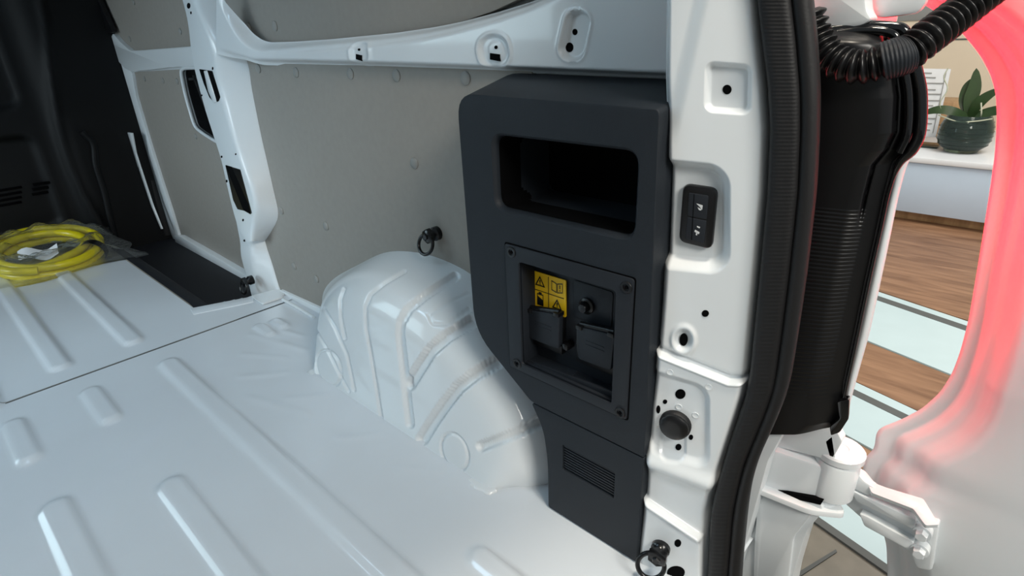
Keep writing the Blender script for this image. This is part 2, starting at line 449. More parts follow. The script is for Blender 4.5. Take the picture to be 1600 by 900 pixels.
# -------- rail across the wall
UP = [(336, -22), (346, 0), (356, 20), (368, 42), (385, 59), (402, 67), (440, 66), (500, 62), (600, 52), (660, 43), (700, 35), (760, 19), (820, 0), (880, -26), (950, -70), (1050, -150)]
LO = [(336, 82), (346, 88), (372, 96), (386, 101), (395, 103), (560, 107), (700, 112), (830, 117), (1050, 126)]
def rail_build():
    nu, nv = 330, 60
    us = np.linspace(338, 1046, nu)
    top = np.interp(us, *zip(*UP)); bot = np.interp(us, *zip(*LO))
    k = np.ones(9)/9; top = np.convolve(np.pad(top, 4, mode='edge'), k, 'valid'); bot = np.convolve(np.pad(bot, 4, mode='edge'), k, 'valid')
    tt = np.linspace(0, 1, nv)
    tt = .5-.5*np.cos(tt*math.pi)*(.35+.65*1)                       # denser at the two edges
    U = np.repeat(us[None, :], nv, 0); V = top[None, :]*(1-tt[:, None])+bot[None, :]*tt[:, None]
    P = hits(U, V, (.80, 0, 0), NX).reshape(nv, nu, 3)
    xb = np.interp(U, [338, 365, 402, 430], [.767, .776, .792, .80])
    P = CAM+(P-CAM)*(xb/.80)[:, :, None]
    dt = V-top[None, :]; db = bot[None, :]-V
    h = .032*smooth(-1, 15, dt)*smooth(-1, 14, db)
    h -= .006*np.exp(-((dt-14)/4)**2)*smooth(420, 480, U)
    h -= .005*np.exp(-((db-6)/3)**2)
    h = .032-(.032-h)*smooth(336, 372, U)
    # pressed bosses
    def boss(cx, cy, a, b, rot, d, lip):
        nonlocal h
        sd = rr_dist(U, V, cx, cy, a, b, min(a, b)*.95, rot)
        h -= d*(1-smooth(-4, 1, sd)); h += lip*np.exp(-((sd-2.5)/2.2)**2)
    boss(561, 83, 13, 17, -.15, .003, .002)
    boss(772, 80, 23, 26, -.2, .005, .003); boss(773, 80, 13, 17, -.2, -.003, .001)
    boss(898, 56, 19, 39, .22, .011, .002)
    P[:, :, 0] += .032-h
    fs = [(i*nu+j, i*nu+j+1, (i+1)*nu+j+1, (i+1)*nu+j) for i in range(nv-1) for j in range(nu-1)]
    return mesh('belt_rail', P.reshape(-1, 3), fs, PAINT, wr, autos=80)
rail = rail_build()
def bolt_hole(u, v, ru, rv, x, rect=False, rot=0.0):
    if rect:
        px_plate('hole', [(u-ru, v-rv), (u+ru, v-rv+2), (u+ru, v+rv+1), (u-ru, v+rv-2)], x, .004, VOID, wr)
    else: hole(wr, u, v, ru, rv, (x, 0, 0), NX, 0, rot)
bolt_hole(560.5, 77.5, 1.6, 1.9, .8015); bolt_hole(560.5, 89.5, 4.6, 5, .8015, True)
bolt_hole(774.5, 74, 2.2, 2.8, .8005); bolt_hole(773, 89, 7.6, 6, .8005, True)
bolt_hole(898, 50, 3.8, 5, .810); bolt_hole(889.5, 74, 5.8, 7.6, .810)

# -------- pillar between side door and rear lining (upper and lower pressing)
def pillar_section(rows, name, xl, xm, xr, nv, depth_back, rr=.02):
    R = np.array(rows, float); vv = np.linspace(R[0, 0], R[-1, 0], nv); rings = []
    cols = [np.interp(vv, R[:, 0], R[:, k]) for k in (1, 2, 3)]
    k = np.ones(7)/7
    cols = [np.convolve(np.pad(c, 3, mode='reflect', reflect_type='odd'), k, 'valid') for c in cols]
    for v, a, b, c in zip(vv, *cols):
        A = W(a, v, xl); B = W(b, v, xm); D = W(c, v, xr)
        poly = [A+np.array([depth_back, .012, 0]), A, B, D, D+np.array([.03, 0, 0])]
        line = [poly[0]]
        for i in (1, 2, 3):
            p, q, s = poly[i], poly[i-1], poly[i+1]
            la, lb = np.linalg.norm(q-p), np.linalg.norm(s-p); d = min(rr if i == 2 else .007, la*.45, lb*.45)
            p0 = p+(q-p)/la*d; p1 = p+(s-p)/lb*d
            for t in (0, .25, .5, .75, 1): line.append((1-t)**2*p0+2*t*(1-t)*p+t*t*p1)
        line.append(poly[-1]); rings.append(line)
    return loft(name, rings, PAINT, wr, (False, True), 50, closed=False)
PUP = [(-330, 205, 232, 300), (-150, 248, 262, 318), (-60, 268, 285, 336), (0, 284, 302, 347), (20, 290, 311, 357), (50, 295, 325, 369), (76, 297, 334, 379), (104, 302, 337, 390),
       (120, 306, 339, 391), (140, 311, 343, 394), (176, 321, 353, 401), (225, 337, 368, 411), (250, 345, 376, 417), (272, 350, 385, 422),
       (300, 356, 396, 428), (320, 361, 400, 433), (340, 366, 397, 437), (352, 370, 394, 432), (368, 376, 393, 419), (377, 381, 394, 414)]
pillar_section(PUP, 'pillar', .765, .765, .828, 150, .10)
PLO = [(340, 367, 390, 405), (380, 375, 392, 414), (396, 375, 393, 419), (410, 378, 394, 424), (430, 384, 397, 430), (444, 388, 400, 434), (460, 392, 404, 440), (474, 395, 408, 442)]
pillar_section(PLO, 'pillar_foot', .786, .786, .826, 50, .09)
px_plate('pillar_foot_flange', [(392, 462), (410, 474), (440, 464), (446, 455), (430, 452), (408, 458)], 0, .006, PAINT, wr, r=.008, n=(0, 0, 1), p0=(0, 0, .010))
# openings in the pillar
px_plate('pillar_slot', [(311, 108), (331, 111), (343, 152), (341, 158), (335, 161), (327, 152), (318, 130)], .763, .004, VOID, wr, r=.004)
px_plate('slot_bar', [(318, 111), (323, 110), (336, 152), (338, 160), (333, 161), (325, 143)], .7615, .004, PAINT, wr, r=.002, bev=.001)
px_plate('pillar_opening', [(352, 258), (375, 265), (393, 333), (391, 335), (381, 329), (371, 327), (364, 312)], .7635, .004, BLACKP, wr, r=.004)
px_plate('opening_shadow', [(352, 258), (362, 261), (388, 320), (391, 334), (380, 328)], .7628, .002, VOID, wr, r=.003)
for u, v, a, b in ((294.5, 9, 2.6, 4.6), (298, 20, 1, 2.2), (346, 245, 1.2, 1.8), (368, 241, 1, 1.4), (354, 283, 1.3, 2.2), (379.5, 344, 1.2, 2), (381.5, 376, 1.2, 1.8), (315, 149, 1, 1.4), (332, 107, 1, 2.5)):
    hole(wr, u, v, a, b, (.764, 0, 0), NX, .0)

# low kerb along the wall foot between pillar and wheel arch
px_plate('wall_foot', [(437, 453), (500, 482), (500, 494), (440, 466)], .818, .03, PAINT, wr, r=.004, bev=.003)
tube('wall_foot_bead', spline([G(u, v, .006) for u, v in ((442, 468), (460, 478), (490, 496))], 12), .006, PAINT, wr, 8)

# ================================================================== lining boards (with clips)
def clip(parent, u, v, x, r=.0125):
    c = W(u, v, x)
    lathe('clip', c, NX, [(r*1.06, -.001), (r*1.06, .0022), (r*.92, .0036), (r*.5, .0050), (.0005, .0054)], CLIPM, parent, 18)
lb = empty('lining_board', W(560, 400, .83))
px_plate('board', [(384, 90), (560, 92), (740, 100), (830, 105), (845, 240), (840, 520), (600, 520), (487, 476), (440, 455), (405, 440)], .828, .012, LINING, lb, r=.01, bev=.002)
for u, v in ((404, 107), (463, 113), (548, 115), (620, 118), (728, 122), (648, 255), (510, 353), (440, 329), (460, 416), (495, 436)): clip(lb, u, v, .828)
tag(lb, 'large grey lining board above the wheel arch, beside the black console', 'lining board', 'grey side lining boards')
lb = empty('lining_board', W(560, 0, .83))
px_plate('board', [(335, -30), (356, 20), (368, 44), (385, 61), (402, 72), (500, 68), (600, 58), (700, 42), (770, 18), (830, -10), (900, -60), (950, -160), (940, -320), (330, -320)], .834, .012, LINING, lb, r=.012, bev=.002)
for u, v in ((389, 44), (430, 41)): clip(lb, u, v, .834)
tag(lb, 'grey lining board with rounded lower corner above the white belt rail', 'lining board', 'grey side lining boards')

# ================================================================== sliding side door
XD = .885
dr = px_plate('door_1', [(60, -260), (330, -260), (420, 300), (420, 470), (278, 400), (268, 372), (225, 225), (196, 130), (150, 40), (100, -80)], XD, .03, PAINT)
tag(dr, 'white sliding side door seen from inside', kind='structure')
px_plate('door_rail', [(176, 52), (188, 66), (203, 79), (225, 78), (300, 72), (320, 72), (330, 108), (300, 104), (262, 106), (238, 109), (206, 112), (196, 108), (184, 96), (168, 66)], XD-.022, .025, PAINT, dr, r=.012, bev=.010)
px_plate('door_edge', [(154, 54), (178, 53), (190, 90), (206, 114), (212, 150), (234, 225), (252, 282), (269, 334), (280, 371), (272, 377), (264, 358), (250, 315), (226, 228), (208, 172), (190, 125)], XD-.016, .02, PAINT, dr, r=.006, bev=.006)
px_plate('door_sill', [(272, 368), (280, 369), (330, 398), (386, 431), (394, 462), (376, 448), (330, 420), (281, 389), (274, 380)], .855, .05, PAINT, dr, r=.006, bev=.005)
lb = empty('lining_board', W(260, 250, XD))
px_plate('board', [(205, 113), (290, 108), (345, 110), (420, 300), (420, 460), (392, 443), (330, 405), (284, 377), (272, 358), (228, 205), (211, 140)], XD-.004, .006, LINING, lb, r=.02, bev=.002)
for u, v in ((226, 123), (255, 126), (277, 127), (306, 213), (255, 291), (322, 391), (350, 407)): clip(lb, u, v, XD-.004, .011)
tag(lb, 'grey lining board on the sliding door below its rail, beside the dark handle pocket', 'lining board', 'grey side lining boards')
lb = empty('lining_board', W(240, 20, XD))
px_plate('board', [(90, -140), (146, -12), (172, 45), (190, 68), (208, 80), (300, 75), (330, 74), (320, -260), (80, -260)], XD-.004, .006, LINING, lb, r=.02, bev=.002)
for u, v in ((209, 3), (203, 61), (282, 49), (161, 9)): clip(lb, u, v, XD-.004, .011)
tag(lb, 'small grey lining board on the sliding door above its white rail', 'lining board', 'grey side lining boards')
# handle pocket of the sliding door
hp = empty('handle_pocket', W(310, 160, XD-.01))
px_plate('pocket', [(285, 108), (302, 106), (330, 106), (345, 200), (345, 222), (334, 217), (315, 207), (304, 190), (294, 150)], XD-.008, .006, GLOSSB, hp, r=.015)
fr = [W(u, v, XD-.012) for u, v in ((330, 106), (300, 106), (287, 107), (283.5, 113), (286, 130), (291, 152), (299, 180), (305, 197), (314, 206), (334, 219), (350, 226))]
tube('pocket_rim', spline(fr, 60), .007, PAINT, hp, 8)
tube('pocket_seal', [p+np.array([.004, .014, -.003]) for p in spline(fr[2:], 50)], .006, BLACKP, hp, 8)
for px in ([(300, 118), (304, 118), (338, 205), (333, 205)], [(294, 122), (312, 120), (313, 124), (295, 126)]):
    px_plate('pocket_rib', px, XD-.011, .004, BLACKP, hp, r=.002, bev=.001)
tag(hp, 'dark handle pocket with white rim in the sliding door beside the pillar', 'handle pocket')
# black seal of the side door opening and trim
sp = spline([W(u, v, .86) for u, v in ((96, -60), (124, 0), (150, 52), (178, 112), (200, 165), (216, 215), (240, 293), (262, 366))], 60)
ds = empty('door_seal', W(240, 290, .86))
tube('seal_lip', sp, .030, RUBBER, ds, 10, flat=.9)
px_plate('seal_flange', [(110, -60), (140, -40), (153, 0), (176, 51), (150, 53), (120, 10), (96, -40)], .85, .02, BLACKP, ds, r=.006, bev=.004)
tag(ds, 'black rubber seal around the sliding door opening, next to the bulkhead', 'door seal')
gp = px_plate('gleam_strip', [(199, 207), (206, 208), (212, 240), (219, 262), (238, 320), (253, 358), (251, 358), (235.5, 320), (216, 262), (204, 243)], .812, .006, PAINT, wr, r=.003, bev=.002)  # white sliver standing in for the gleam beside the door seal
px_plate('gleam_strip', [(109, -2), (114, 4), (138, 53), (135, 49), (124, 30)], .812, .004, PAINT, wr, r=.002, bev=.001)  # white sliver standing in for a glossy streak by the bulkhead

# ================================================================== wheel arch
def arch():
    Cw = [(1.70, 0), (1.655, .09), (1.56, .165), (1.40, .25), (1.26, .318), (1.13, .350), (1.01, .356), (.90, .338), (.78, .285), (.66, .205), (.56, .10), (.53, 0)]
    Ci = [(1.42, 0), (1.400, .10), (1.360, .19), (1.285, .262), (1.180, .305), (1.07, .316), (.96, .308), (.85, .282), (.75, .238), (.66, .170), (.605, .085), (.59, 0)]
    n1, n2 = 250, 230
    cw = np.array(spline(Cw, n1)); ci = np.array(spline(Ci, n1))
    P = np.zeros((n1, n2, 3))
    for i in range(n1):
        Wp = np.array([.835, cw[i, 0], max(cw[i, 1], 0)-.002])
        s = i/(n1-1); endk = max(0, abs(2*s-1)-.72)/.28
        E = np.array([.668+.02*endk, ci[i, 0], max(ci[i, 1], 0)])
        yf = 1.375+(.655-1.375)*np.clip((1.42-ci[i, 0])/(1.42-.59), 0, 1)
        Fp = np.array([.602+.035*endk**2, yf, -.004])
        la, lb = np.linalg.norm(Wp-E), np.linalg.norm(Fp-E)
        d1 = min(.075, la*.45); d2 = min(.085, lb*.45)
        p0 = E+(Wp-E)/la*d1; p1 = E+(Fp-E)/max(lb, 1e-6)*d2
        L = np.array([la-d1, (d1+d2)*.85, lb-d2]); L = L/L.sum()
        k1 = max(2, int(n2*.30)); k2 = int(n2*.28); k3 = n2-k1-k2
        a = np.linspace(0, 1, k1, endpoint=False)[:, None]; b = np.linspace(0, 1, k2, endpoint=False)[:, None]; c = np.linspace(0, 1, k3)[:, None]
        P[i] = np.vstack([Wp*(1-a)+p0*a, (1-b)**2*p0+2*b*(1-b)*E+b*b*p1, p1*(1-c)+Fp*c])
    du = np.gradient(P, axis=0); dv = np.gradient(P, axis=1); N = np.cross(du, dv)
    N /= np.linalg.norm(N, axis=2, keepdims=True)+1e-12
    if N[n1//2, 10, 2] < 0: N = -N
    u, v = to_px(P.reshape(-1, 3)); u = u.reshape(n1, n2); v = v.reshape(n1, n2)
    Zp = lambda L: [(a*.489+440, b*.489+360) for a, b in L]
    h = np.zeros((n1, n2))
    def groove(L, w, d):
        nonlocal h
        h -= 1.7*d*(1-smooth(max(0, w-3.2), w, seg_dist(u, v, Zp(L))))
    groove([(395, 130), (330, 168), (285, 205), (268, 245), (270, 310), (290, 420), (318, 598)], 3.4, .0035)
    groove([(556, 145), (460, 207), (405, 252), (381, 295), (378, 330), (390, 440), (410, 620)], 7.0, .0055)
    groove([(608, 292), (530, 338), (476, 385), (442, 438), (409, 492)], 10, .007)
    groove([(688, 420), (620, 460), (565, 503), (520, 560), (480, 618), (450, 667)], 10, .007)
    groove([(850, 600), (740, 652), (638, 692)], 8.5, .006)
    groove([(200, 185), (187, 220), (190, 280), (202, 345)], 3.4, .0035)
    groove([(135, 250), (170, 310), (210, 400), (232, 510)], 3.4, .0035)
    groove([(105, 310), (150, 390), (190, 470), (215, 515)], 3.0, .003)
    for cx, cy, a, b, r in ((553, 708, 40, 62, -.35), (150, 440, 38, 60, -.3)):
        q = [(cx+a*math.cos(t)*math.cos(r)-b*math.sin(t)*math.sin(r), cy+a*math.cos(t)*math.sin(r)+b*math.sin(t)*math.cos(r)) for t in np.linspace(0, 2*math.pi, 25)]
        groove(q, 3.0, .0028)
    q = [(cx, cy) for cx, cy in ((600, 200), (520, 235), (470, 270), (480, 300), (530, 300), (600, 250))]
    groove(q, 3, .0015)
    P = P+N*h[:, :, None]
    fs = [(i*n2+j, i*n2+j+1, (i+1)*n2+j+1, (i+1)*n2+j) for i in range(n1-1) for j in range(n2-1)]
    return P, fs, n1, n2
AP, AF, an1, an2 = arch()
wa = empty('wheel_arch', (.70, 1.0, 0))
mesh('arch_shell', AP.reshape(-1, 3), AF, PAINT, wa, autos=85)
# welded foot flange
fl = [AP[i, -1] for i in range(18, an1-10, 4)]
rings = []
for i, p in enumerate(fl):
    a = fl[max(i-1, 0)]; b = fl[min(i+1, len(fl)-1)]; t = np.array(b)-np.array(a); nn = np.array([t[1], -t[0], 0]); nn /= np.linalg.norm(nn)+1e-9
    if nn[0] > 0: nn = -nn
    wv = .013+.003*math.sin(i*1.7)
    rings.append([p+np.array([0.012, 0, .012]), p+nn*.004+np.array([0, 0, .0125]), p+nn*wv*.8+np.array([0, 0, .0105+.001*math.sin(i*2.3)]), p+nn*wv+np.array([0, 0, .002])])
loft('foot_flange', rings, PAINT, wa, (False, False), 60, closed=False)
for i in range(6, len(fl)-4, 7):
    p = fl[i]; lathe('weld_spot', p+np.array([-.008, 0, .0105]), (0, 0, 1), [(.005, -.001), (.0045, .0012), (.0005, .0016)], PAINT, wa, 10)
tag(wa, 'glossy white wheel arch with pressed grooves on the load floor', 'wheel arch')

# ================================================================== power console
XC = .651
con = empty('power_console', (.74, .54, 0))
fo = [(.350, .232), (.350, .300), (.362, .757), (.726, .762), (.722, .33), (.583, .232)]
fo_r = round_poly(fo, [.002, .002, .008, .04, .05, .01], 6)
def console_body():
    bm = bmesh.new(); k = len(fo_r)
    f = [bm.verts.new((XC, p[0], p[1])) for p in fo_r]
    b = []
    for p in fo_r:
        y = p[0]+(.055*smooth(.60, .73, p[0])*smooth(.45, .74, p[1])); z = p[1]+(.018*smooth(.70, .76, p[1]))
        b.append(bm.verts.new((.827, y+ .02*smooth(.55, .73, p[0]), z)))
    ff = bm.faces.new(f); bm.faces.new(list(reversed(b)))
    for i in range(k): bm.faces.new((f[i], b[i], b[(i+1) % k], f[(i+1) % k]))
    bm.normal_update()
    bmesh.ops.bevel(bm, geom=list(ff.edges), offset=.009, segments=4, affect='EDGES', profile=.5, clamp_overlap=True)
    return from_bm('console_body', bm, CONS, con, 30)
cb = console_body()
def cutter(y0, y1, z0, z1, r, x0, x1, flare):
    rg = []
    for x, g in ((x0-.02, flare*1.0), (x0-.0005, flare), (x0+.002, flare*.5), (x0+.006, flare*.12), (x0+.010, 0), (x1, -.002)):
        rg.append([(x, p[0], p[1]) for p in rrect(y0-g, y1+g, z0-g, z1+g, max(r+g, .0008))])
    o = loft('cut', rg, VOID, None); return o
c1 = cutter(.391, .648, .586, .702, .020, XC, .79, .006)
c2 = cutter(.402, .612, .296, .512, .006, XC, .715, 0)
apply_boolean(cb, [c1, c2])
# lining of the storage pocket, black to stand in for the shade inside
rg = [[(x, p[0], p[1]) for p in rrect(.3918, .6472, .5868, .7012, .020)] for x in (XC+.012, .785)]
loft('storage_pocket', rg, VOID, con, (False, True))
# outlet frame plate
def frame_plate():
    pts = [(XC-.003, p[0], p[1]) for p in rrect(.3825, .6305, .2895, .5285, .006)]
    o = prism('outlet_frame', pts, NX, .0028, CONS2, con, .0012)
    c = cutter(.4125, .5985, .3085, .5015, .005, XC-.003, XC+.03, .002)
    apply_boolean(o, [c]); return o
fp_ = frame_plate()
# hairline joint around it
rg = [[(XC-.0004, p[0], p[1]) for p in rrect(.3825-g, .6305+g, .2895-g, .5285+g, .006)] for g in (-.004, .0022)]
loft('joint_line', rg, VOID, con, (False, False))
for u, v in ((799, 394), (979, 449), (808, 568), (969, 645)):
    c = W(u, v, XC-.003)
    s = lathe('screw', c, NX, [(.0095, -.001), (.0095, .001), (.0088, .0018), (.0055, .0018), (.0048, -.0005), (.0004, -.0005)], BLACKP, con, 16)
    lathe('screw_socket', c+NX*.0, NX, [(.0032, -.0005), (.0030, .0012), (.0004, .0014)], VOID, s, 6)
# tray inside
XT = .692
box('outlet_tray', (XT, .404, .299), (XT+.02, .610, .510), CONS2, con, .001)
for a, b in (((XC+.004, .6, .3), (XT+.001, .611, .511)), ((XC+.004, .403, .3), (XT+.001, .411, .511)), ((XC+.004, .403, .503), (XT+.001, .611, .511)), ((XC+.006, .403, .297), (XT+.001, .611, .307))):
    box('tray_wall', a, b, CONS2, con, .001)
px_plate('tray_field', [(896, 437), (958, 457), (955, 512), (896, 495)], XT-.002, .004, CONS2, con, r=.006, bev=.0012)
px_plate('tray_step', [(872, 580), (893, 588), (893, 597), (872, 590)], XC+.02, .03, CONS2, con, r=.001, bev=.001)
px_plate('tray_lip', [(822, 572), (956, 621), (956, 612), (822, 562)], XC+.012, .004, CONS2, con, bev=.001)
# yellow warning label with four fields
XL = XT-.004
ly = [(.6065, .4735), (.5325, .4735), (.5325, .4055), (.6065, .4055)]
wlab = prism('warning_label', round_poly([(XL, y, z) for y, z in ly], .003), NX, .002, YELL, con)
yc, zc = .5695, .4395
def ink(name, pts, m=INK, x=XL-.0006, parent=None): return prism(name, [(x, y, z) for y, z in pts], NX, .0005, m, parent or wlab)
ink('label_line', [(yc-.0006, zc-.031), (yc+.0006, zc-.031), (yc+.0006, zc+.031), (yc-.0006, zc+.031)])
ink('label_line', [(yc-.033, zc-.0006), (yc+.033, zc-.0006), (yc+.033, zc+.0006), (yc-.033, zc+.0006)])
def tri_sign(cy, cz, s):
    o = [(cy-s, cz-s*.72), (cy+s, cz-s*.72), (cy, cz+s*1.0)]
    i = [(cy-s*.66, cz-s*.52), (cy+s*.66, cz-s*.52), (cy, cz+s*.60)]
    vs = [(XL-.0006, *p) for p in o]+[(XL-.0006, *p) for p in i]
    mesh('warning_triangle', vs, [(0, 1, 4, 3), (1, 2, 5, 4), (2, 0, 3, 5)], INK, wlab, sm=False)
    ink('exclamation_mark', [(cy-.0009, cz-.002), (cy+.0009, cz-.002), (cy+.0011, cz+s*.30), (cy-.0011, cz+s*.30)])
    ink('exclamation_dot', [(cy-.0009, cz-s*.43), (cy+.0009, cz-s*.43), (cy+.0009, cz-s*.28), (cy-.0009, cz-s*.28)])
tri_sign(yc+.0185, zc+.017, .0112); tri_sign(yc-.0185, zc-.0155, .0108)
by, bz = yc-.0185, zc+.017
def frame_ink(name, o, t):
    cy = sum(p[0] for p in o)/len(o); cz = sum(p[1] for p in o)/len(o); k = len(o)
    i = [(cy+(p[0]-cy)*(1-t), cz+(p[1]-cz)*(1-t)) for p in o]
    mesh(name, [(XL-.0006, *p) for p in o+i], [(a, (a+1) % k, k+(a+1) % k, k+a) for a in range(k)], INK, wlab, sm=False)
frame_ink('open_book', [(by-.012, bz-.008), (by-.0005, bz-.011), (by-.0005, bz+.007), (by-.012, bz+.010)], .2)
frame_ink('open_book', [(by+.0005, bz-.011), (by+.012, bz-.008), (by+.012, bz+.010), (by+.0005, bz+.007)], .2)
ink('book_mark', [(by-.0068, bz-.002), (by-.0050, bz-.002), (by-.0050, bz+.005), (by-.0068, bz+.005)])
ink('book_mark', [(by-.0068, bz-.006), (by-.0050, bz-.006), (by-.0050, bz-.004), (by-.0068, bz-.004)])
by, bz = yc+.0185, zc-.0145
frame_ink('battery_outline', [(by-.007, bz-.013), (by+.007, bz-.013), (by+.007, bz+.009), (by-.007, bz+.009)], .2)
ink('battery_charge', [(by-.006, bz-.012), (by+.006, bz-.012), (by+.006, bz+.004), (by-.006, bz-.002)])
ink('battery_tip', [(by-.003, bz+.009), (by+.003, bz+.009), (by+.003, bz+.012), (by-.003, bz+.012)])
# breaker button
bt = W(917, 478, XT-.004)
lathe('button_ring', bt, NX, [(.014, -.003), (.014, .003), (.0105, .005), (.0100, .002), (.001, .002)], BLACKP, con, 20)
lathe('reset_button', bt, NX, [(.0085, .001), (.0085, .011), (.007, .0135), (.001, .0142)], STEEL, con, 18)
# two flap covers of the sockets
def flap(px, xf):
    pts = round_poly([W(u, v, xf) for u, v in px], .006, 4)
    f = prism('socket_flap', pts, NX, .010, CONS2, con, .002)
    a = np.array(W(*px[0], xf)); b = np.array(W(*px[1], xf))
    tube('flap_hinge', [a*(1-t)+b*t+np.array([.006, 0, .003]) for t in (0.05, .5, .95)], .0045, BLACKP, f, 10)
    for t in (.02, .86):
        q = a*(1-t)+b*t
        box('hinge_lug', (xf-.003, q[1]-.010, q[2]-.004), (xf+.014, q[1]+.002, q[2]+.004), BLACKP, f, .0015)
    d = np.array(W(*px[2], xf)); c = np.array(W(*px[3], xf)); m_ = (a+b+c+d)/4
    for k in (-1, 0):
        box('embossed_line', (xf-.0007, m_[1]-.018, m_[2]+.006+k*.007), (xf+.002, m_[1]+.018, m_[2]+.0085+k*.007), CONS2, f, .0003)
    return f
flap([(823, 484), (874, 492), (873, 546), (825, 528)], XT-.022)
flap([(901, 510), (960, 524), (954, 580), (903, 561)], XT-.022)
for a, b in (((XT-.012, .535, .335), (XT+.004, .628-.02, .405)), ((XT-.012, .428, .335), (XT+.004, .505, .405))):
    box('socket_body', a, b, BLACKP, con, .002)
box('latch_peg', (XT-.02, .517, .352), (XT+.002, .529, .364), BLACKP, con, .003)
# lower cover with vent grille
lo = round_poly([(.350, .2295), (.583, .2295), (.556, .185), (.546, .115), (.546, .004), (.350, .004)], [.002, .006, .03, .03, .006, .002], 5)
lc = prism('lower_cover', [(XC, p[0], p[1]) for p in lo], NX, .170, CONS, con, .005, 3)
cg = cutter(.401, .510, .117, .172, .002, XC, XC+.020, .001)
apply_boolean(lc, [cg])
box('grille_back', (XC+.016, .400, .116), (XC+.019, .511, .173), VOID, lc)
for k in range(9):
    z = .1215+k*.0058
    box('grille_slat', (XC+.002, .4015, z), (XC+.012, .5095, z+.0028), CONS2, lc, .0006)
tag(con, 'charcoal plastic power console with storage pocket and outlet panel against the side wall', 'console')

# ================================================================== rear pillar (D pillar)
PA = np.array([.663, .365, 0.]); PB = np.array([.700, .225, 0.])
TD = (PB-PA)/np.linalg.norm(PB-PA); ND = np.array([TD[1], -TD[0], 0.]);
if ND[0] > 0: ND = -ND
LE = [(-700, 1034), (0, 1032), (120, 1031), (225, 1035), (260, 1036), (340, 1034), (400, 1032), (480, 1027), (540, 1022), (548, 1020), (570, 1019), (640, 1010), (700, 1006), (765, 1002), (800, 1000), (850, 994), (905, 990), (1100, 980)]
RE = [(-700, 1150), (0, 1192), (60, 1197), (130, 1205), (200, 1210), (300, 1206), (450, 1192), (580, 1180), (620, 1170), (690, 1148), (760, 1126), (800, 1118), (900, 1113), (1100, 1108)]
vs_ = sorted(set([a for a, _ in LE]+[a for a, _ in RE]))
DROWS = [(v, np.interp(v, *zip(*LE)), np.interp(v, *zip(*RE))) for v in vs_]
def lineside(u, v, a, b):
    """signed distance below the line a-b"""
    dx, dy = b[0]-a[0], b[1]-a[1]; L = math.hypot(dx, dy)
    return ((v-a[1])*dx-(u-a[0])*dy)/L
def pillar_h(U, V, T):
    h = np.zeros_like(U)
    w = np.interp(V.ravel(), [r[0] for r in DROWS], [r[2]-r[1] for r in DROWS]).reshape(V.shape)
    dl = T*w; drr = (1-T)*w
    h -= .022*(1-smooth(0, 18, dl))**2                               # rolled inner edge
    h -= .030*(1-smooth(0, 26, drr))**2                              # rolled outer edge
    # soft diagonal swage in the upper part
    h -= .007*(1-smooth(-16, 16, (U-(1100-.22*(V+30)))))*(1-smooth(190, 250, V))
    # square pad
    sd = rr_dist(U, V, 1138, 138, 35, 38, 13, .03, .04)
    h -= .010*(1-smooth(-7, 3, sd))
    # switch recess, open to the inner edge
    sd = rr_dist(U, V, 1075, 338, 64, 84, 34, 0, .10)
    h -= .018*(1-smooth(-16, 4, sd))
    # dimple of oval hole
    sd = np.hypot((U-1068)/1.0, (V-531)/1.2)
    h += .003*np.exp(-((sd-17)/4)**2)-.005*(1-smooth(8, 16, sd))
    # lower pressing laps over the upper one
    s = lineside(U, V, (1020, 546), (1140, 594)); s = np.where(U > 1140, V-594-(U-1140)*.05, s)
    h += .008*smooth(-2, 1.5, s)+.003*np.exp(-((s-2.5)/2.5)**2)-.005*np.exp(-((s+5)/4)**2)-.006*(1-smooth(-16, -2, s))*0
    # striker field
    sd = rr_dist(U, V, 1060, 650, 50, 64, 22, 0, .30)
    h -= .007*(1-smooth(-10, 3, sd))*smooth(560, 580, V)
    sd = rr_dist(U, V, 1052, 690, 20, 26, 14, 0, .2)
    h -= .003*(1-smooth(-4, 2, sd))
    # knee below the striker field
    s2 = lineside(U, V, (1005, 712), (1110, 752))
    h += .010*np.exp(-((s2+2)/12)**2)-.006*smooth(0, 30, s2)
    # second lap with bead
    s3 = lineside(U, V, (1001, 768), (1096, 832))
    h += .010*smooth(-1.5, 2, s3)*(1-smooth(1094, 1102, U))+.006*np.exp(-((s3-3)/4)**2)*(1-smooth(1092, 1100, U))
    return h
rp_ = patch('rear_pillar', DROWS, PA, ND, pillar_h, PAINT, 150, 800, .05, wr, sm_rows=4, autos=85, dense=True)
def dh(u, v):
    Rr = DROWS; l = np.interp(v, [r[0] for r in Rr], [r[1] for r in Rr]); r = np.interp(v, [r[0] for r in Rr], [r[2] for r in Rr])
    return float(pillar_h(np.array([[float(u)]]), np.array([[float(v)]]), np.array([[(u-l)/(r-l)]]))[0, 0])
for u, v, a, b in ((1136, 140, 7, 7.5), (1102, 490, 5.6, 5.2), (1068, 531, 6.4, 9.5), (1063, 616, 8, 7.6), (1039, 628, 3.4, 3.4), (1028.5, 640, 3.2, 6.2), (1079.5, 683.5, 3.4, 4), (1060, 699, 4.6, 4.8), (1059, 849, 5.2, 5.8)):
    z = max(dh(u+du, v+dv) for du in (-a, 0, a) for dv in (-b, 0, b))
    hole(rp_, u, v, a, b, PA+ND*(z+.0008), ND, 0)
for u, v in ((1049, 577), (1109, 600), (1061, 635), (1087, 648), (1031, 667)):
    lathe('weld_stud', hit(u, v, PA, ND)+ND*(dh(u, v)-.0005), ND, [(.0048, 0), (.0046, .0016), (.0030, .0010), (.0004, .0010)], PAINT, rp_, 14)
hole(rp_, 1056, 895, 14, 10, PA+ND*(dh(1056, 895)+.001), ND, 0)
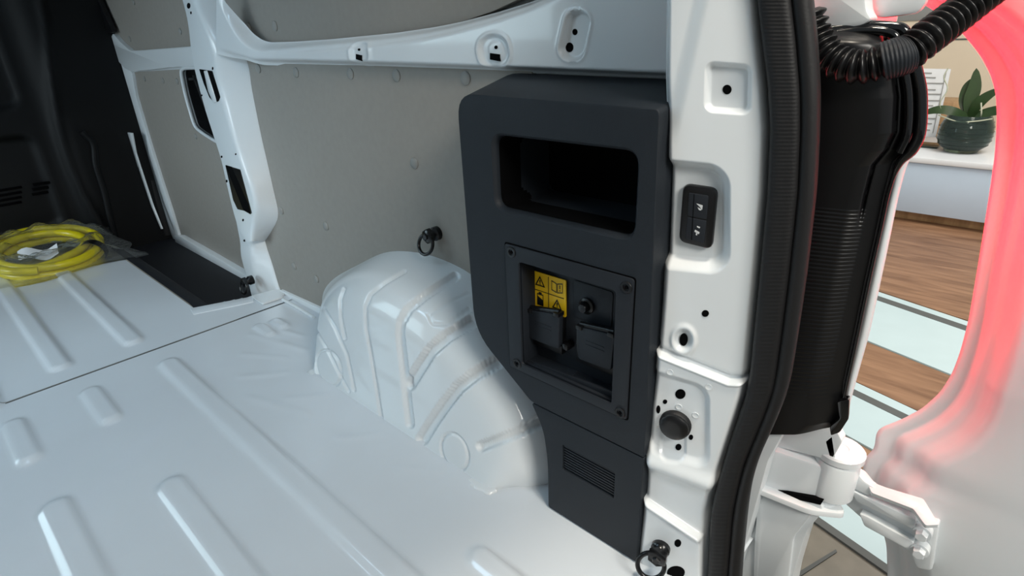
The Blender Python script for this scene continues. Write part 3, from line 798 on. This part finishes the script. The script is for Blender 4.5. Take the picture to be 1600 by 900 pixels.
# round buffer plug
cpl = empty('buffer_plug', hit(1056, 660, PA, ND)+ND*dh(1056, 660))
c = hit(1056, 661, PA, ND)+ND*(dh(1056, 661))
lathe('plug_base', c, ND, [(.0235, -.004), (.0235, .006), (.0215, .0085)], RUBBER, cpl, 28)
lathe('plug_cap', c, ND, [(.0215, .007), (.0212, .0125), (.0185, .0150), (.010, .0158), (.0005, .0158)], BLACKP, cpl, 28)
tag(cpl, 'round black rubber buffer plug on the white rear pillar', 'buffer plug')
# switch unit
sw = empty('switch_unit', hit(1090, 340, PA, ND))
zs_ = dh(1090, 340)+.003
def swp(px, lift, m, name, parent, r=.004, th=.006, bev=.0015):
    pts = [hit(u, v, PA+ND*lift, ND) for u, v in px]
    return prism(name, round_poly(pts, r) if r else pts, ND, th, m, parent, bev)
swp([(1067, 288), (1121, 296), (1112, 391), (1060, 378)], zs_+.006, BLACKP, 'switch_housing', sw, .010, .010, .003)
b1 = swp([(1076, 301), (1107, 306), (1104, 343), (1074, 337)], zs_+.0075, CONS2, 'switch_button', sw, .002, .004, .001)
b2 = swp([(1074, 339), (1104, 345), (1100, 381), (1070, 373)], zs_+.0075, CONS2, 'switch_button', sw, .002, .004, .001)
L2 = zs_+.0079
swp([(1084, 303), (1085, 303), (1081, 375), (1080, 375)], L2, VOID, 'button_groove', b1, 0, .0004, 0)
for px in ([(1088, 318), (1098, 321), (1097, 328), (1093, 323)], [(1090, 324), (1096, 327), (1095, 329), (1092, 328)]):
    swp(px, L2, WINK, 'lamp_symbol', b1, 0, .0004, 0)
for px in ([(1086, 359), (1093, 363), (1092, 366), (1085, 362)], [(1089, 353), (1094, 355), (1093, 357), (1089, 355)], [(1088, 362), (1090, 363), (1089, 368), (1087, 367)]):
    swp(px, L2, WINK, 'axle_symbol', b2, 0, .0004, 0)
tag(sw, 'black two-button switch unit recessed in the white rear pillar', 'switch')

# rubber seal along the rear opening
SL = [(-700, 1138), (0, 1183), (60, 1190), (130, 1199), (200, 1203), (300, 1199), (450, 1185), (580, 1172), (620, 1164), (690, 1140), (760, 1119), (800, 1111), (900, 1106), (1100, 1100)]
SR = [(-700, 1225), (0, 1270), (60, 1277), (150, 1282), (220, 1280), (300, 1276), (430, 1261), (520, 1248), (600, 1235), (650, 1216), (720, 1183), (790, 1168), (900, 1157), (1100, 1148)]
sv = sorted(set([a for a, _ in SL]+[a for a, _ in SR]))
SROWS = [(v, np.interp(v, *zip(*SL)), np.interp(v, *zip(*SR))) for v in sv]
sl = empty('rubber_seal', hit(1150, 700, PB, ND))
R1 = [(v, a, a+(b-a)*.66) for v, a, b in SROWS]; R2 = [(v, a+(b-a)*.58, b) for v, a, b in SROWS]
patch('seal_channel', R1, PA, ND, lambda U, V, T: .016*np.sqrt(np.clip(1-(2*T-1)**4, 0, 1))+.00022*np.sin(V*1.05)*np.exp(-((T-.45)/.35)**2)+.001*np.exp(-((T-.12)/.03)**2), RUBBER, 28, 800, .03, sl, 4, autos=85, dense=True)
patch('seal_bulb', R2, PA, ND, lambda U, V, T: .002+.012*np.sqrt(np.clip(1-(2*T-1)**2, 0, 1)), RUBBER, 18, 260, .03, sl, 4, autos=80)
tag(sl, 'thick black rubber seal curving along the rear door opening', 'door seal')

# ================================================================== tie-down rings
def tie_ring(base, n, sz, label, ring_dir, mat_=STEEL):
    n = np.array(n, float); n /= np.linalg.norm(n); base = np.array(base, float)
    t = empty('tie_down_ring', base)
    lathe('bolt_collar', base, n, [(.020*sz, -.002), (.020*sz, .014*sz), (.016*sz, .018*sz), (.014*sz, .026*sz)], mat_, t, 18)
    c = base+n*.034*sz
    lathe('swivel_block', base+n*.024*sz, n, [(.015*sz, 0), (.0215*sz, .003*sz), (.0215*sz, .016*sz), (.017*sz, .019*sz), (.0005, .019*sz)], mat_, t, 6)
    lathe('bolt_head', base+n*.040*sz, n, [(.009*sz, 0), (.009*sz, .006*sz), (.007*sz, .008*sz), (.0004, .008*sz)], mat_, t, 6)
    d = np.array(ring_dir, float); d -= np.dot(d, n)*n*.0; d /= np.linalg.norm(d)
    side = np.cross(n, d); side /= np.linalg.norm(side)
    path = []
    R = .027*sz
    for q in np.linspace(.18*math.pi, 1.82*math.pi, 34):
        path.append(c+d*(R*.92-R*math.cos(q)*1.05)+side*(R*math.sin(q)))
    tube('ring', path, .0052*sz, mat_, t, 10)
    lathe('swivel_ear', path[0]-side*.004, side, [(.007*sz, -.005), (.007*sz, .005)], mat_, t, 12)
    lathe('swivel_ear', path[-1]+side*.004, side, [(.007*sz, -.005), (.007*sz, .005)], mat_, t, 12)
    tag(t, label, 'tie-down ring', 'black tie-down rings')
    return t
tie_ring(W(684, 364, .828), NX, .85, 'black swivel tie-down ring bolted through the grey board above the wheel arch', (-.35, .25, -1))
tie_ring(W(394, 437, .770), NX, .85, 'black tie-down ring at the foot of the pillar beside the step mat', (-.3, .2, -1))
tie_ring(hit(1034, 852, PA+ND*.008, ND), ND, .78, 'black tie-down ring on the rear pillar beside the rubber seal', (-.45, .3, -.8))

# ================================================================== hose coil in a bag
hc = empty('hose_coil', (.33, 3.06, .02))
tilt = math.radians(12); cc = np.array([.325, 3.065, .060])
def coil_pt(a, r, dz):
    x = r*math.cos(a)*1.03; y = r*math.sin(a)*.98
    return cc+np.array([x, y*math.cos(tilt), y*math.sin(tilt)+dz])
path = []; turns = 4.1; nn_ = 260
for i in range(nn_):
    a = i/nn_*turns*2*math.pi-2.4; k = i/nn_*turns
    r = .172+float(np.interp(k, [0, .8, 1.2, 1.8, 2.2, 2.8, 3.2, 4.1], [-.020, -.020, .018, .018, -.030, -.030, .024, .024]))+.005*math.sin(a*2+k)
    path.append(coil_pt(a, r, float(np.interp(k, [0, .8, 1.2, 1.8, 2.2, 2.8, 3.2, 4.1], [-.018, -.018, -.018, -.018, .018, .018, .016, .016]))))
tube('hose', path, .0165, HOSE, hc, 12)
# strap
sp_ = []
a0 = -.62
for q in np.linspace(0, 2*math.pi, 26, endpoint=False):
    p = coil_pt(a0, .180+.050*math.cos(q), .0+.046*math.sin(q)); sp_.append(p)
tang = coil_pt(a0+.05, .18, 0)-coil_pt(a0-.05, .18, 0); tang /= np.linalg.norm(tang)
loft('strap', [[p+tang*s for p in sp_] for s in (-.018, .018)], BLACKP, hc, (False, False))
# paper tag
pv = []; c0 = G(60, 396, .075)
for i in range(9):
    for j in range(4):
        s = i/8-.5; t = j/3-.5
        pv.append((c0[0]+s*.13+t*.012, c0[1]-s*.05+t*.05, c0[2]+.012*math.sin(i*.9)+t*.03))
tg = mesh('paper_tag', pv, [(i*4+j, i*4+j+1, (i+1)*4+j+1, (i+1)*4+j) for i in range(8) for j in range(3)], PAPER, hc)
tag(hc, 'coil of yellow hose with black strap lying on the white floor by the bulkhead', 'hose')
# clear bag around it
n1, n2 = 44, 40; bv = []
for side in (0, 1):
    for i in range(n1):
        for j in range(n2):
            s = i/(n1-1)*2-1; t = j/(n2-1)*2-1
            edge = 1-max(abs(s), abs(t))**4
            rr_ = math.hypot(s*.30, t*.30)
            z = .006+(edge*(.060+.045*math.exp(-((rr_-.195)/.05)**2)) if side else 0)
            y = cc[1]+t*.225+.02*math.sin(s*5); x = cc[0]+.01+s*.29+.02*math.sin(t*6+1)
            z += (.010*math.sin(s*17+t*9)+.007*math.sin(t*23-s*6))*edge*side+ max(0, t)*.05*side*edge+max(0, t)*.03
            bv.append((x, y, max(z, .005 if side == 0 else .012)))
bf = []
for side in (0, 1):
    o_ = side*n1*n2
    bf += [(o_+i*n2+j, o_+i*n2+j+1, o_+(i+1)*n2+j+1, o_+(i+1)*n2+j) for i in range(n1-1) for j in range(n2-1)]
bg = mesh('plastic_bag', bv, bf, FILM)
tag(bg, 'clear crinkled plastic bag wrapped around the yellow hose coil', 'plastic bag')

# ================================================================== outside: tail lamp
PT = np.array([.805, .24, 0.]); PT2 = np.array([.826, .12, 0.])
TT = (PT2-PT)/np.linalg.norm(PT2-PT); NT = np.array([TT[1], -TT[0], 0.])
if NT[0] > 0: NT = -NT
tl = empty('tail_lamp', hit(1290, 640, PT, NT))
TR = [(44, 1262, 1400), (50, 1262, 1412), (70, 1262, 1420), (100, 1262, 1430), (150, 1262, 1436), (205, 1262, 1433), (232, 1260, 1420), (255, 1258, 1400), (300, 1255, 1388), (350, 1248, 1377), (440, 1235, 1357), (540, 1218, 1336), (600, 1210, 1323), (628, 1200, 1322), (655, 1196, 1318), (668, 1196, 1302)]
def tl_h(U, V, T):
    r = np.interp(V, [a[0] for a in TR], [a[2] for a in TR])
    d = r-U
    h = .020*smooth(0, 60, d)-.012*(1-smooth(0, 6, d))
    h += .016*(1-smooth(60, 330, V))*smooth(10, 90, d)
    h -= .030*(1-smooth(40, 75, V+ .0*U))**2
    h -= .006*np.exp(-((d-34)/2.5)**2)*(1-smooth(300, 360, V))        # joint near the rim
    # fine ribbed field
    f = smooth(314, 320, V-(U-1265)*.08)*(1-smooth(560, 640, V))*smooth(26, 30, d)
    h += f*.0005*np.sin((V-(U-1265)*.10)*2*math.pi/6.2)
    return h
patch('lamp_housing', TR, PT, NT, tl_h, BLACKP, 90, 640, .02, tl, 4, autos=89)
tp = spline([hit(u, v, PT, NT)+NT*.004 for u, v in ((1300, 48), (1350, 42), (1395, 43), (1413, 50), (1423, 80), (1433, 115), (1439, 150), (1437, 205), (1424, 234), (1404, 256), (1388, 300), (1377, 350), (1357, 440), (1336, 540), (1323, 600), (1317, 632))], 90)
_, tv_ = to_px(np.array(tp)); tube('lens_rim', tp, list(np.interp(tv_, [0, 235, 275, 700], [.0068, .0068, .0026, .0026])), GLOSSB, tl, 10)
tp2 = spline([hit(u, v, PT, NT)+NT*.010 for u, v in ((1310, 52), (1352, 47), (1388, 50), (1402, 62), (1412, 100), (1420, 150), (1418, 205), (1405, 236))], 50)
tube('inner_rim', tp2, .0048, GLOSSB, tl, 10)
px_plate('lower_clip', [(1308, 628), (1327, 624), (1326, 655), (1312, 676), (1298, 681), (1296, 668), (1312, 655)], 0, .012, GLOSSB, tl, r=.003, bev=.002, n=NT, p0=PT+NT*.012)
# red lens, turned away to the rear and outside
le = [hit(u, v, PT, NT) for u, v in ((1424, 60), (1437, 150), (1425, 230), (1398, 290), (1380, 370), (1360, 460))]
rings = []
for p in spline(le, 40):
    q = p+np.array([.030, .022, 0]); d = np.array([.93, .30, 0])
    rings.append([q, q+d*.05, q+d*.11, q+d*.11+np.array([0, .02, 0]), q+np.array([.004, .02, 0])])
loft('red_lens', rings, REDM, tl)
tag(tl, 'tall black tail lamp housing with fine ribs beside the rear opening', 'tail lamp')

# white body edge strip beside the lamp
WS = [(230, 1404, 1428), (240, 1402, 1427), (262, 1397, 1416), (308, 1387, 1404), (400, 1367, 1385), (517, 1342, 1360), (596, 1323, 1338), (640, 1316, 1326)]
be = patch('body_edge', WS, PT-NT*.002, NT, lambda U, V, T: -.006*(2*T-1)**2, PAINT, 10, 80, .012, None, 2)
# body panels behind seal
bo = empty('body_corner', (.85, .22, -.2))
be.parent = bo; be.matrix_parent_inverse = PINV[bo.name]
px_plate('upper_corner_panel', [(1255, -200), (1352, -200), (1352, 0), (1354, 18), (1363, 30), (1345, 41), (1293, 46), (1278, 30), (1255, -20)], .80, .03, PAINT, bo, r=.012, bev=.010)
px_plate('upper_body_flange', [(1352, -200), (1470, -200), (1440, -30), (1450, 0), (1434, 21), (1374, 29), (1360, 22)], .835, .01, PAINT, bo, r=.006, bev=.004)
px_plate('corner_panel', [(1180, 600), (1240, 640), (1306, 672), (1316, 690), (1300, 720), (1180, 690)], .845, .02, PAINT, bo, r=.004, bev=.004)
px_plate('corner_panel', [(1130, 560), (1215, 600), (1222, 680), (1200, 720), (1150, 900), (1110, 900)], .80, .03, PAINT, bo, r=.004, bev=.004)
px_plate('bumper_corner', [(1160, 770), (1184, 763), (1240, 772), (1284, 789), (1286, 800), (1262, 828), (1254, 850), (1238, 905), (1228, 960), (1120, 960)], .835, .05, PAINT, bo, r=.012, bev=.012)
px_plate('bumper_face', [(1184, 770), (1276, 795), (1240, 840), (1225, 960), (1175, 960), (1178, 850)], .829, .02, PAINT, bo, r=.012, bev=.008)
px_plate('bumper_gap', [(1175, 760), (1230, 768), (1286, 783), (1282, 789), (1225, 776), (1172, 768)], .833, .01, VOID, bo)
tag(bo, 'white rear body corner of the van between the seal and the showroom floor', 'body panel')

# ================================================================== hinge of the rear door
hg = empty('strap_hinge', W(1310, 790, .87))
kn = W(1306, 735, .87); z0, z1 = .145, .215
zk = (z0, z1)
ck = np.array([.872, .128, 0])
lathe('hinge_knuckle', (ck[0], ck[1], z0-.004), (0, 0, 1), [(.030, 0), (.033, .003), (.033, z1-z0-.002), (.031, z1-z0+.002)], PAINT, hg, 28)
lathe('knuckle_cap', (ck[0]+.004, ck[1], z1), (0, 0, 1), [(.036, 0), (.036, .010), (.033, .013), (.012, .013), (.011, .0118), (.0005, .0118)], PAINT, hg, 28)
def plan(name, pts, za, zb, r=.006, bev=.004, m=PAINT):
    return prism(name, [(p[0], p[1], zb) for p in round_poly([(a, b, 0) for a, b in pts], r)], (0, 0, 1), zb-za, m, hg, bev)
# body side arm
plan('body_arm', [(.835, .330), (.868, .300), (.880, .165), (.868, .110), (.846, .120), (.836, .180), (.818, .320)], .128, .205, .012, .006)
plan('body_arm_flange', [(.815, .330), (.870, .300), (.885, .120), (.850, .095), (.822, .140), (.805, .320)], .120, .130, .012, .003)
# door side bracket
px_plate('door_arm', [(1318, 735), (1345, 746), (1362, 767), (1427, 792), (1446, 817), (1467, 820), (1456, 893), (1432, 888), (1422, 864), (1350, 814), (1318, 786)], .897, .022, PAINT, hg, r=.006, bev=.004)
px_plate('arm_neck', [(1316, 731), (1334, 733), (1350, 752), (1368, 764), (1358, 776), (1336, 766), (1318, 748)], .884, .014, PAINT, hg, r=.004, bev=.004)
NF = np.array([-.45, 0, .89])
px_plate('top_flange', [(1354, 752), (1443, 779), (1468, 820), (1446, 821), (1427, 795), (1362, 770)], 0, .010, PAINT, hg, r=.003, bev=.002, n=NF, p0=W(1405, 780, .884))
px_plate('arm_rib', [(1328, 764), (1342, 772), (1432, 813), (1429, 828), (1338, 783)], .883, .016, PAINT, hg, r=.004, bev=.005)
px_plate('arm_rib', [(1342, 802), (1356, 808), (1428, 848), (1424, 862), (1350, 822)], .883, .016, PAINT, hg, r=.004, bev=.005)
for u, v in ((1441, 833), (1437, 860)):
    c = W(u, v, .884)
    lathe('hinge_bolt', c, NX, [(.0125, -.012), (.0125, .001), (.0120, .002)], PAINT, hg, 20)
    lathe('hinge_bolt', c, NX, [(.0088, 0), (.0088, .010), (.0075, .012), (.0004, .012)], PAINT, hg, 6)
px_plate('cap_tab', [(1290, 690), (1300, 682), (1305, 716), (1297, 716)], .845, .006, PAINT, hg, r=.002, bev=.002)
px_plate('pin_tab', [(1334, 716), (1342, 720), (1341, 748), (1335, 744)], .89, .006, PAINT, hg, r=.002, bev=.002)
tag(hg, 'heavy white door hinge with bolts between van body and rear door', 'hinge')

# ================================================================== rear door, open
XO = .955
ED = [(1330, -260), (1380, -80), (1432, 0), (1470, 24), (1503, 52), (1530, 85), (1548, 118), (1556, 150), (1557, 190), (1554, 240), (1546, 300), (1530, 400), (1513, 500), (1500, 550), (1487, 585), (1468, 615), (1440, 640), (1410, 656), (1370, 672), (1366, 690), (1366, 703), (1352, 714), (1346, 740), (1346, 765), (1360, 790), (1374, 815), (1384, 850), (1386, 900), (1380, 1000), (1370, 1250)]
def rear_door():
    e = np.array([W(u, v, XO) for u, v in ED]); n = 330
    L = np.concatenate([[0], np.cumsum(np.linalg.norm(np.diff(e, axis=0), axis=1))])
    s = np.linspace(0, L[-1], n); ez = np.interp(s, L, e[:, 2]); ey = np.interp(s, L, e[:, 1])
    k = np.ones(5)/5; ey = np.convolve(np.pad(ey, 2, mode='edge'), k, 'valid')
    # profile: distance from the edge towards the rear, and depth towards the inside of the van
    D = [(0, -.004), (0.0005, .000), (.003, .0015), (.008, .0015), (.010, .000), (.013, .004), (.0155, .013), (.019, .016), (.0215, .017), (.025, .020), (.029, .030), (.033, .037), (.040, .041), (.060, .043), (.12, .045), (.30, .045), (.70, .045)]
    spread = np.interp(ez, [-.2, .12, .2, .28, .38, .55, .85], [2.0, 2.0, 2.6, 2.2, 1.6, 1.5, 2.0])
    vs = []
    for i in range(n):
        for d, h in D:
            y = ey[i]-d*(spread[i] if d < .1 else 1)-(0 if d < .1 else .04*(spread[i]-1))
            vs.append((XO-h, y, ez[i]))
    k = len(D); fs = [(i*k+j, i*k+j+1, (i+1)*k+j+1, (i+1)*k+j) for i in range(n-1) for j in range(k-1)]
    return vs, fs
dv_, df_ = rear_door()
d2 = mesh('door_2', dv_, df_, PAINT, autos=80); tag(d2, 'white rear door swung open, its edge lit red by the tail lamp', kind='structure')
box('door_skin', (XO+.012, -.75, -.35), (XO+.018, .02, 1.25), PAINT, d2)
for u, v in ((1434, 750), (1430, 772)): lathe('weld_stud', W(u, v, XO-.004), NX, [(.007, 0), (.0065, .002), (.0045, .0014), (.0004, .0014)], PAINT, d2, 14)

# ================================================================== corrugated cable sleeve
cs = empty('cable_sleeve', W(1345, 112, .78))
cp = []
for (u, v, x) in ((1262, 20, .775), (1276, 62, .775), (1300, 92, .772), (1340, 105, .770), (1394, 92, .775), (1420, 82, .785), (1450, 58, .80), (1492, 26, .83), (1540, -12, .86), (1590, -50, .90)):
    cp.append(W(u, v, x))
cp = spline(cp, 520)
Ls = np.concatenate([[0], np.cumsum([np.linalg.norm(cp[i+1]-cp[i]) for i in range(len(cp)-1)])])
uu, _ = to_px(np.array(cp))
pitch = .0094
rad = .0136+.0054*np.abs(np.sin(Ls/pitch*math.pi))**1.4
i0 = int(np.argmin(np.abs(uu-1380))); i1 = int(np.argmin(np.abs(uu-1414)))
tube('sleeve', cp[:i0+3], rad[:i0+3], BLACKP, cs, 20, autos=89)
tube('sleeve', cp[i1-3:], rad[i1-3:]*1.05, BLACKP, cs, 20, autos=89)
cuff = cp[i0:i1+1]; tube('sleeve_cuff', cuff, [.0205+.0006*(k % 6 < 3) for k in range(len(cuff))], CONS2, cs, 24)
tag(cs, 'corrugated black cable sleeve looping from the body to the rear door', 'cable sleeve')

# ================================================================== showroom
ZG = -.58
gf = box('showroom_floor', (-8, -8, ZG-.1), (12, 9, ZG-.004), TILEG); tag(gf, 'showroom floor of tile and wood bands', kind='structure')
def band(name, x0, x1, m, h, sl=.295):
    pts = []
    for x, y in ((x0, -4), (x1, -4), (x1, 5), (x0, 5)): pts.append((x+(y-.3)*sl, y, ZG+h))
    return prism(name, pts, (0, 0, 1), .01, m, gf)
SLP = .27
band('wood_floor', 3.52, 9.0, WOOD, .0); band('tile_band', 2.885, 3.50, TILEB, .003); band('floor_joint', 3.38, 3.44, GROUT, .0045)
band('wood_floor', 2.49, 2.875, WOOD, .0); band('tile_band', 2.10, 2.48, TILEB, .003); band('floor_joint', 2.375, 2.42, GROUT, .0045)
band('wood_floor', 1.97, 2.09, WOOD, .0); band('tile_band', 1.62, 1.96, TILEB, .003); band('floor_joint', 1.60, 1.63, GROUT, .0045)
prism('floor_joint', [G(u, v, ZG+.001) for u, v in ((1242, 897), (1306, 858), (1308, 862), (1246, 903))], (0, 0, 1), .003, GROUT, gf)
bwall = box('wall_back', (7.2, -6, ZG), (7.3, 9, 3.4), CREAM); tag(bwall, 'cream showroom wall behind the display plinth', kind='structure')
for z in (.62, .93): box('wall_joint', (7.192, -6, z), (7.201, 9, z+.012), GROUT, bwall)
box('wall_panel', (7.18, 1.15, .80), (7.2, 1.9, .95), CLIPM, bwall, .004)

ct = empty('display_plinth', (5.8, .4, ZG))
XP = 5.06
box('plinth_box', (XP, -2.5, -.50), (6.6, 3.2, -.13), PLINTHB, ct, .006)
box('plinth_top', (XP-.02, -2.52, -.13), (6.62, 3.22, -.09), COUNTER, ct, .006)
box('plinth_base', (XP+.10, -2.4, ZG), (6.5, 3.1, -.50), WOODL, ct, .004)
for a in ct.children: pass
tag(ct, 'low white display plinth on a wooden base in the showroom', 'plinth')
wbx = empty('wooden_block', (6.3, .7, -.09))
for k in range(3):
    box('wood_slab', (6.0, .56, -.085+k*.095), (6.35, .98, .005+k*.095), WOODL, wbx, .004)
tag(wbx, 'stacked light wood block behind the vase on the white plinth', 'wood block')

# price sheet in a stand
sh = empty('info_sheet', W(1455, 215, 5.55))
def shp(px, x, m, name, parent): return px_plate(name, px, x, .004, m, parent)
pg = shp([(1432, 107), (1486, 108), (1462, 214), (1425, 213)], 5.55, PAPER, 'sheet', sh)
for (a, b, c) in ((113, 1440, 1456), (120, 1440, 1462), (129, 1438, 1474), (139, 1438, 1462), (146, 1438, 1470), (156, 1436, 1468), (164, 1436, 1458), (172, 1434, 1466), (184, 1434, 1462), (192, 1433, 1456), (202, 1433, 1453)):
    shp([(b, a), (c, a+.6), (c, a+2.0), (b, a+1.4)], 5.545, CLIPM, 'text_line', pg)
shp([(1478, 112), (1479, 112), (1458, 208), (1457, 208)], 5.545, CLIPM, 'text_line', pg)
bs = G(1450, 218, -.089)
box('sheet_stand', (5.45, W(1470, 215, 5.5)[1], -.09), (5.66, W(1428, 215, 5.5)[1], -.078), GLASS, sh, .003)
tag(sh, 'printed white information sheet in a clear stand on the plinth', 'info sheet')

# vase with orchid
vc = np.array([5.42, .505, -.09])
va = empty('glass_vase', vc)
s = 1.0
prof = [(r_*1.1, z_*1.06) for r_, z_ in [(.085, 0), (.095, .006), (.10, .02), (.135, .05), (.150, .09), (.150, .14), (.143, .19), (.125, .235), (.118, .25), (.112, .25), (.118, .233), (.136, .19), (.143, .14), (.143, .09), (.128, .055), (.09, .028), (.0005, .026)]]
lathe('vase_glass', vc, (0, 0, 1), prof, GLASS, va, 36, autos=60)
for z in np.linspace(.06, .22, 6):
    rr_ = 1.1*np.interp(z/1.06, [.05, .09, .14, .19, .235], [.135, .15, .15, .143, .125])
    tube('glass_ridge', [vc+np.array([(rr_+.001)*math.cos(q), (rr_+.001)*math.sin(q), z]) for q in np.linspace(0, 2*math.pi, 30, endpoint=False)], .003, GLASS, va, 6, closed=True)
tag(va, 'ribbed grey-green glass vase standing on the white plinth', 'vase')
orc = empty('orchid_plant', vc+np.array([0, 0, .05]))
lathe('root_ball', vc+np.array([0, 0, .045]), (0, 0, 1), [(.07, 0), (.115, .03), (.122, .08), (.116, .14), (.095, .185), (.05, .20), (.0005, .205)], SUBSTR, orc, 20)
def leaf(path, w, th=.006):
    P = spline(path, 16); rings = []
    for i, p in enumerate(P):
        t = P[min(i+1, 15)]-P[max(i-1, 0)]; t /= np.linalg.norm(t)
        sd = np.cross(t, np.array([-.95, -.1, .3])); sd /= np.linalg.norm(sd); up = np.cross(sd, t)
        ww = w*math.sin(math.pi*min(1, .08+.92*(i/15)))**.6+.001
        rings.append([p-sd*ww+up*.006, p-up*.004, p+sd*ww+up*.006, p+up*th])
    loft('leaf', rings, LEAF, orc)
top = vc+np.array([-.01, 0, .24])
leaf([top, top+np.array([-.05, .10, .05]), top+np.array([-.06, .20, .055]), top+np.array([-.06, .29, .02])], .030)
leaf([top, top+np.array([0, .02, .12]), top+np.array([.01, .02, .22]), top+np.array([.02, .04, .34])], .042)
leaf([top, top+np.array([-.03, -.03, .10]), top+np.array([-.04, -.07, .16]), top+np.array([-.04, -.14, .22])], .034)
leaf([top, top+np.array([0, -.10, .05]), top+np.array([-.02, -.20, .07]), top+np.array([-.02, -.30, .03])], .032)
leaf([top, top+np.array([.03, .06, .10]), top+np.array([.04, .07, .20]), top+np.array([.05, .05, .27])], .028)
for q in ([(0, .05, .02), (-.06, .14, .03), (-.05, .19, .10), (-.03, .17, .2), (-.03, .21, .28), (-.02, .20, .34)], [(-.06, .18, .02), (-.12, .05, -.01), (-.13, -.05, .0), (-.11, -.14, .02)], [(-.02, -.06, 0), (-.1, -.07, .05), (-.08, -.05, .12)]):
    tube('aerial_root', spline([top+np.array(p) for p in q], 26), .0045, ROOT, orc, 6)
tag(orc, 'potted orchid with long dark green leaves and pale roots in the vase', 'plant')
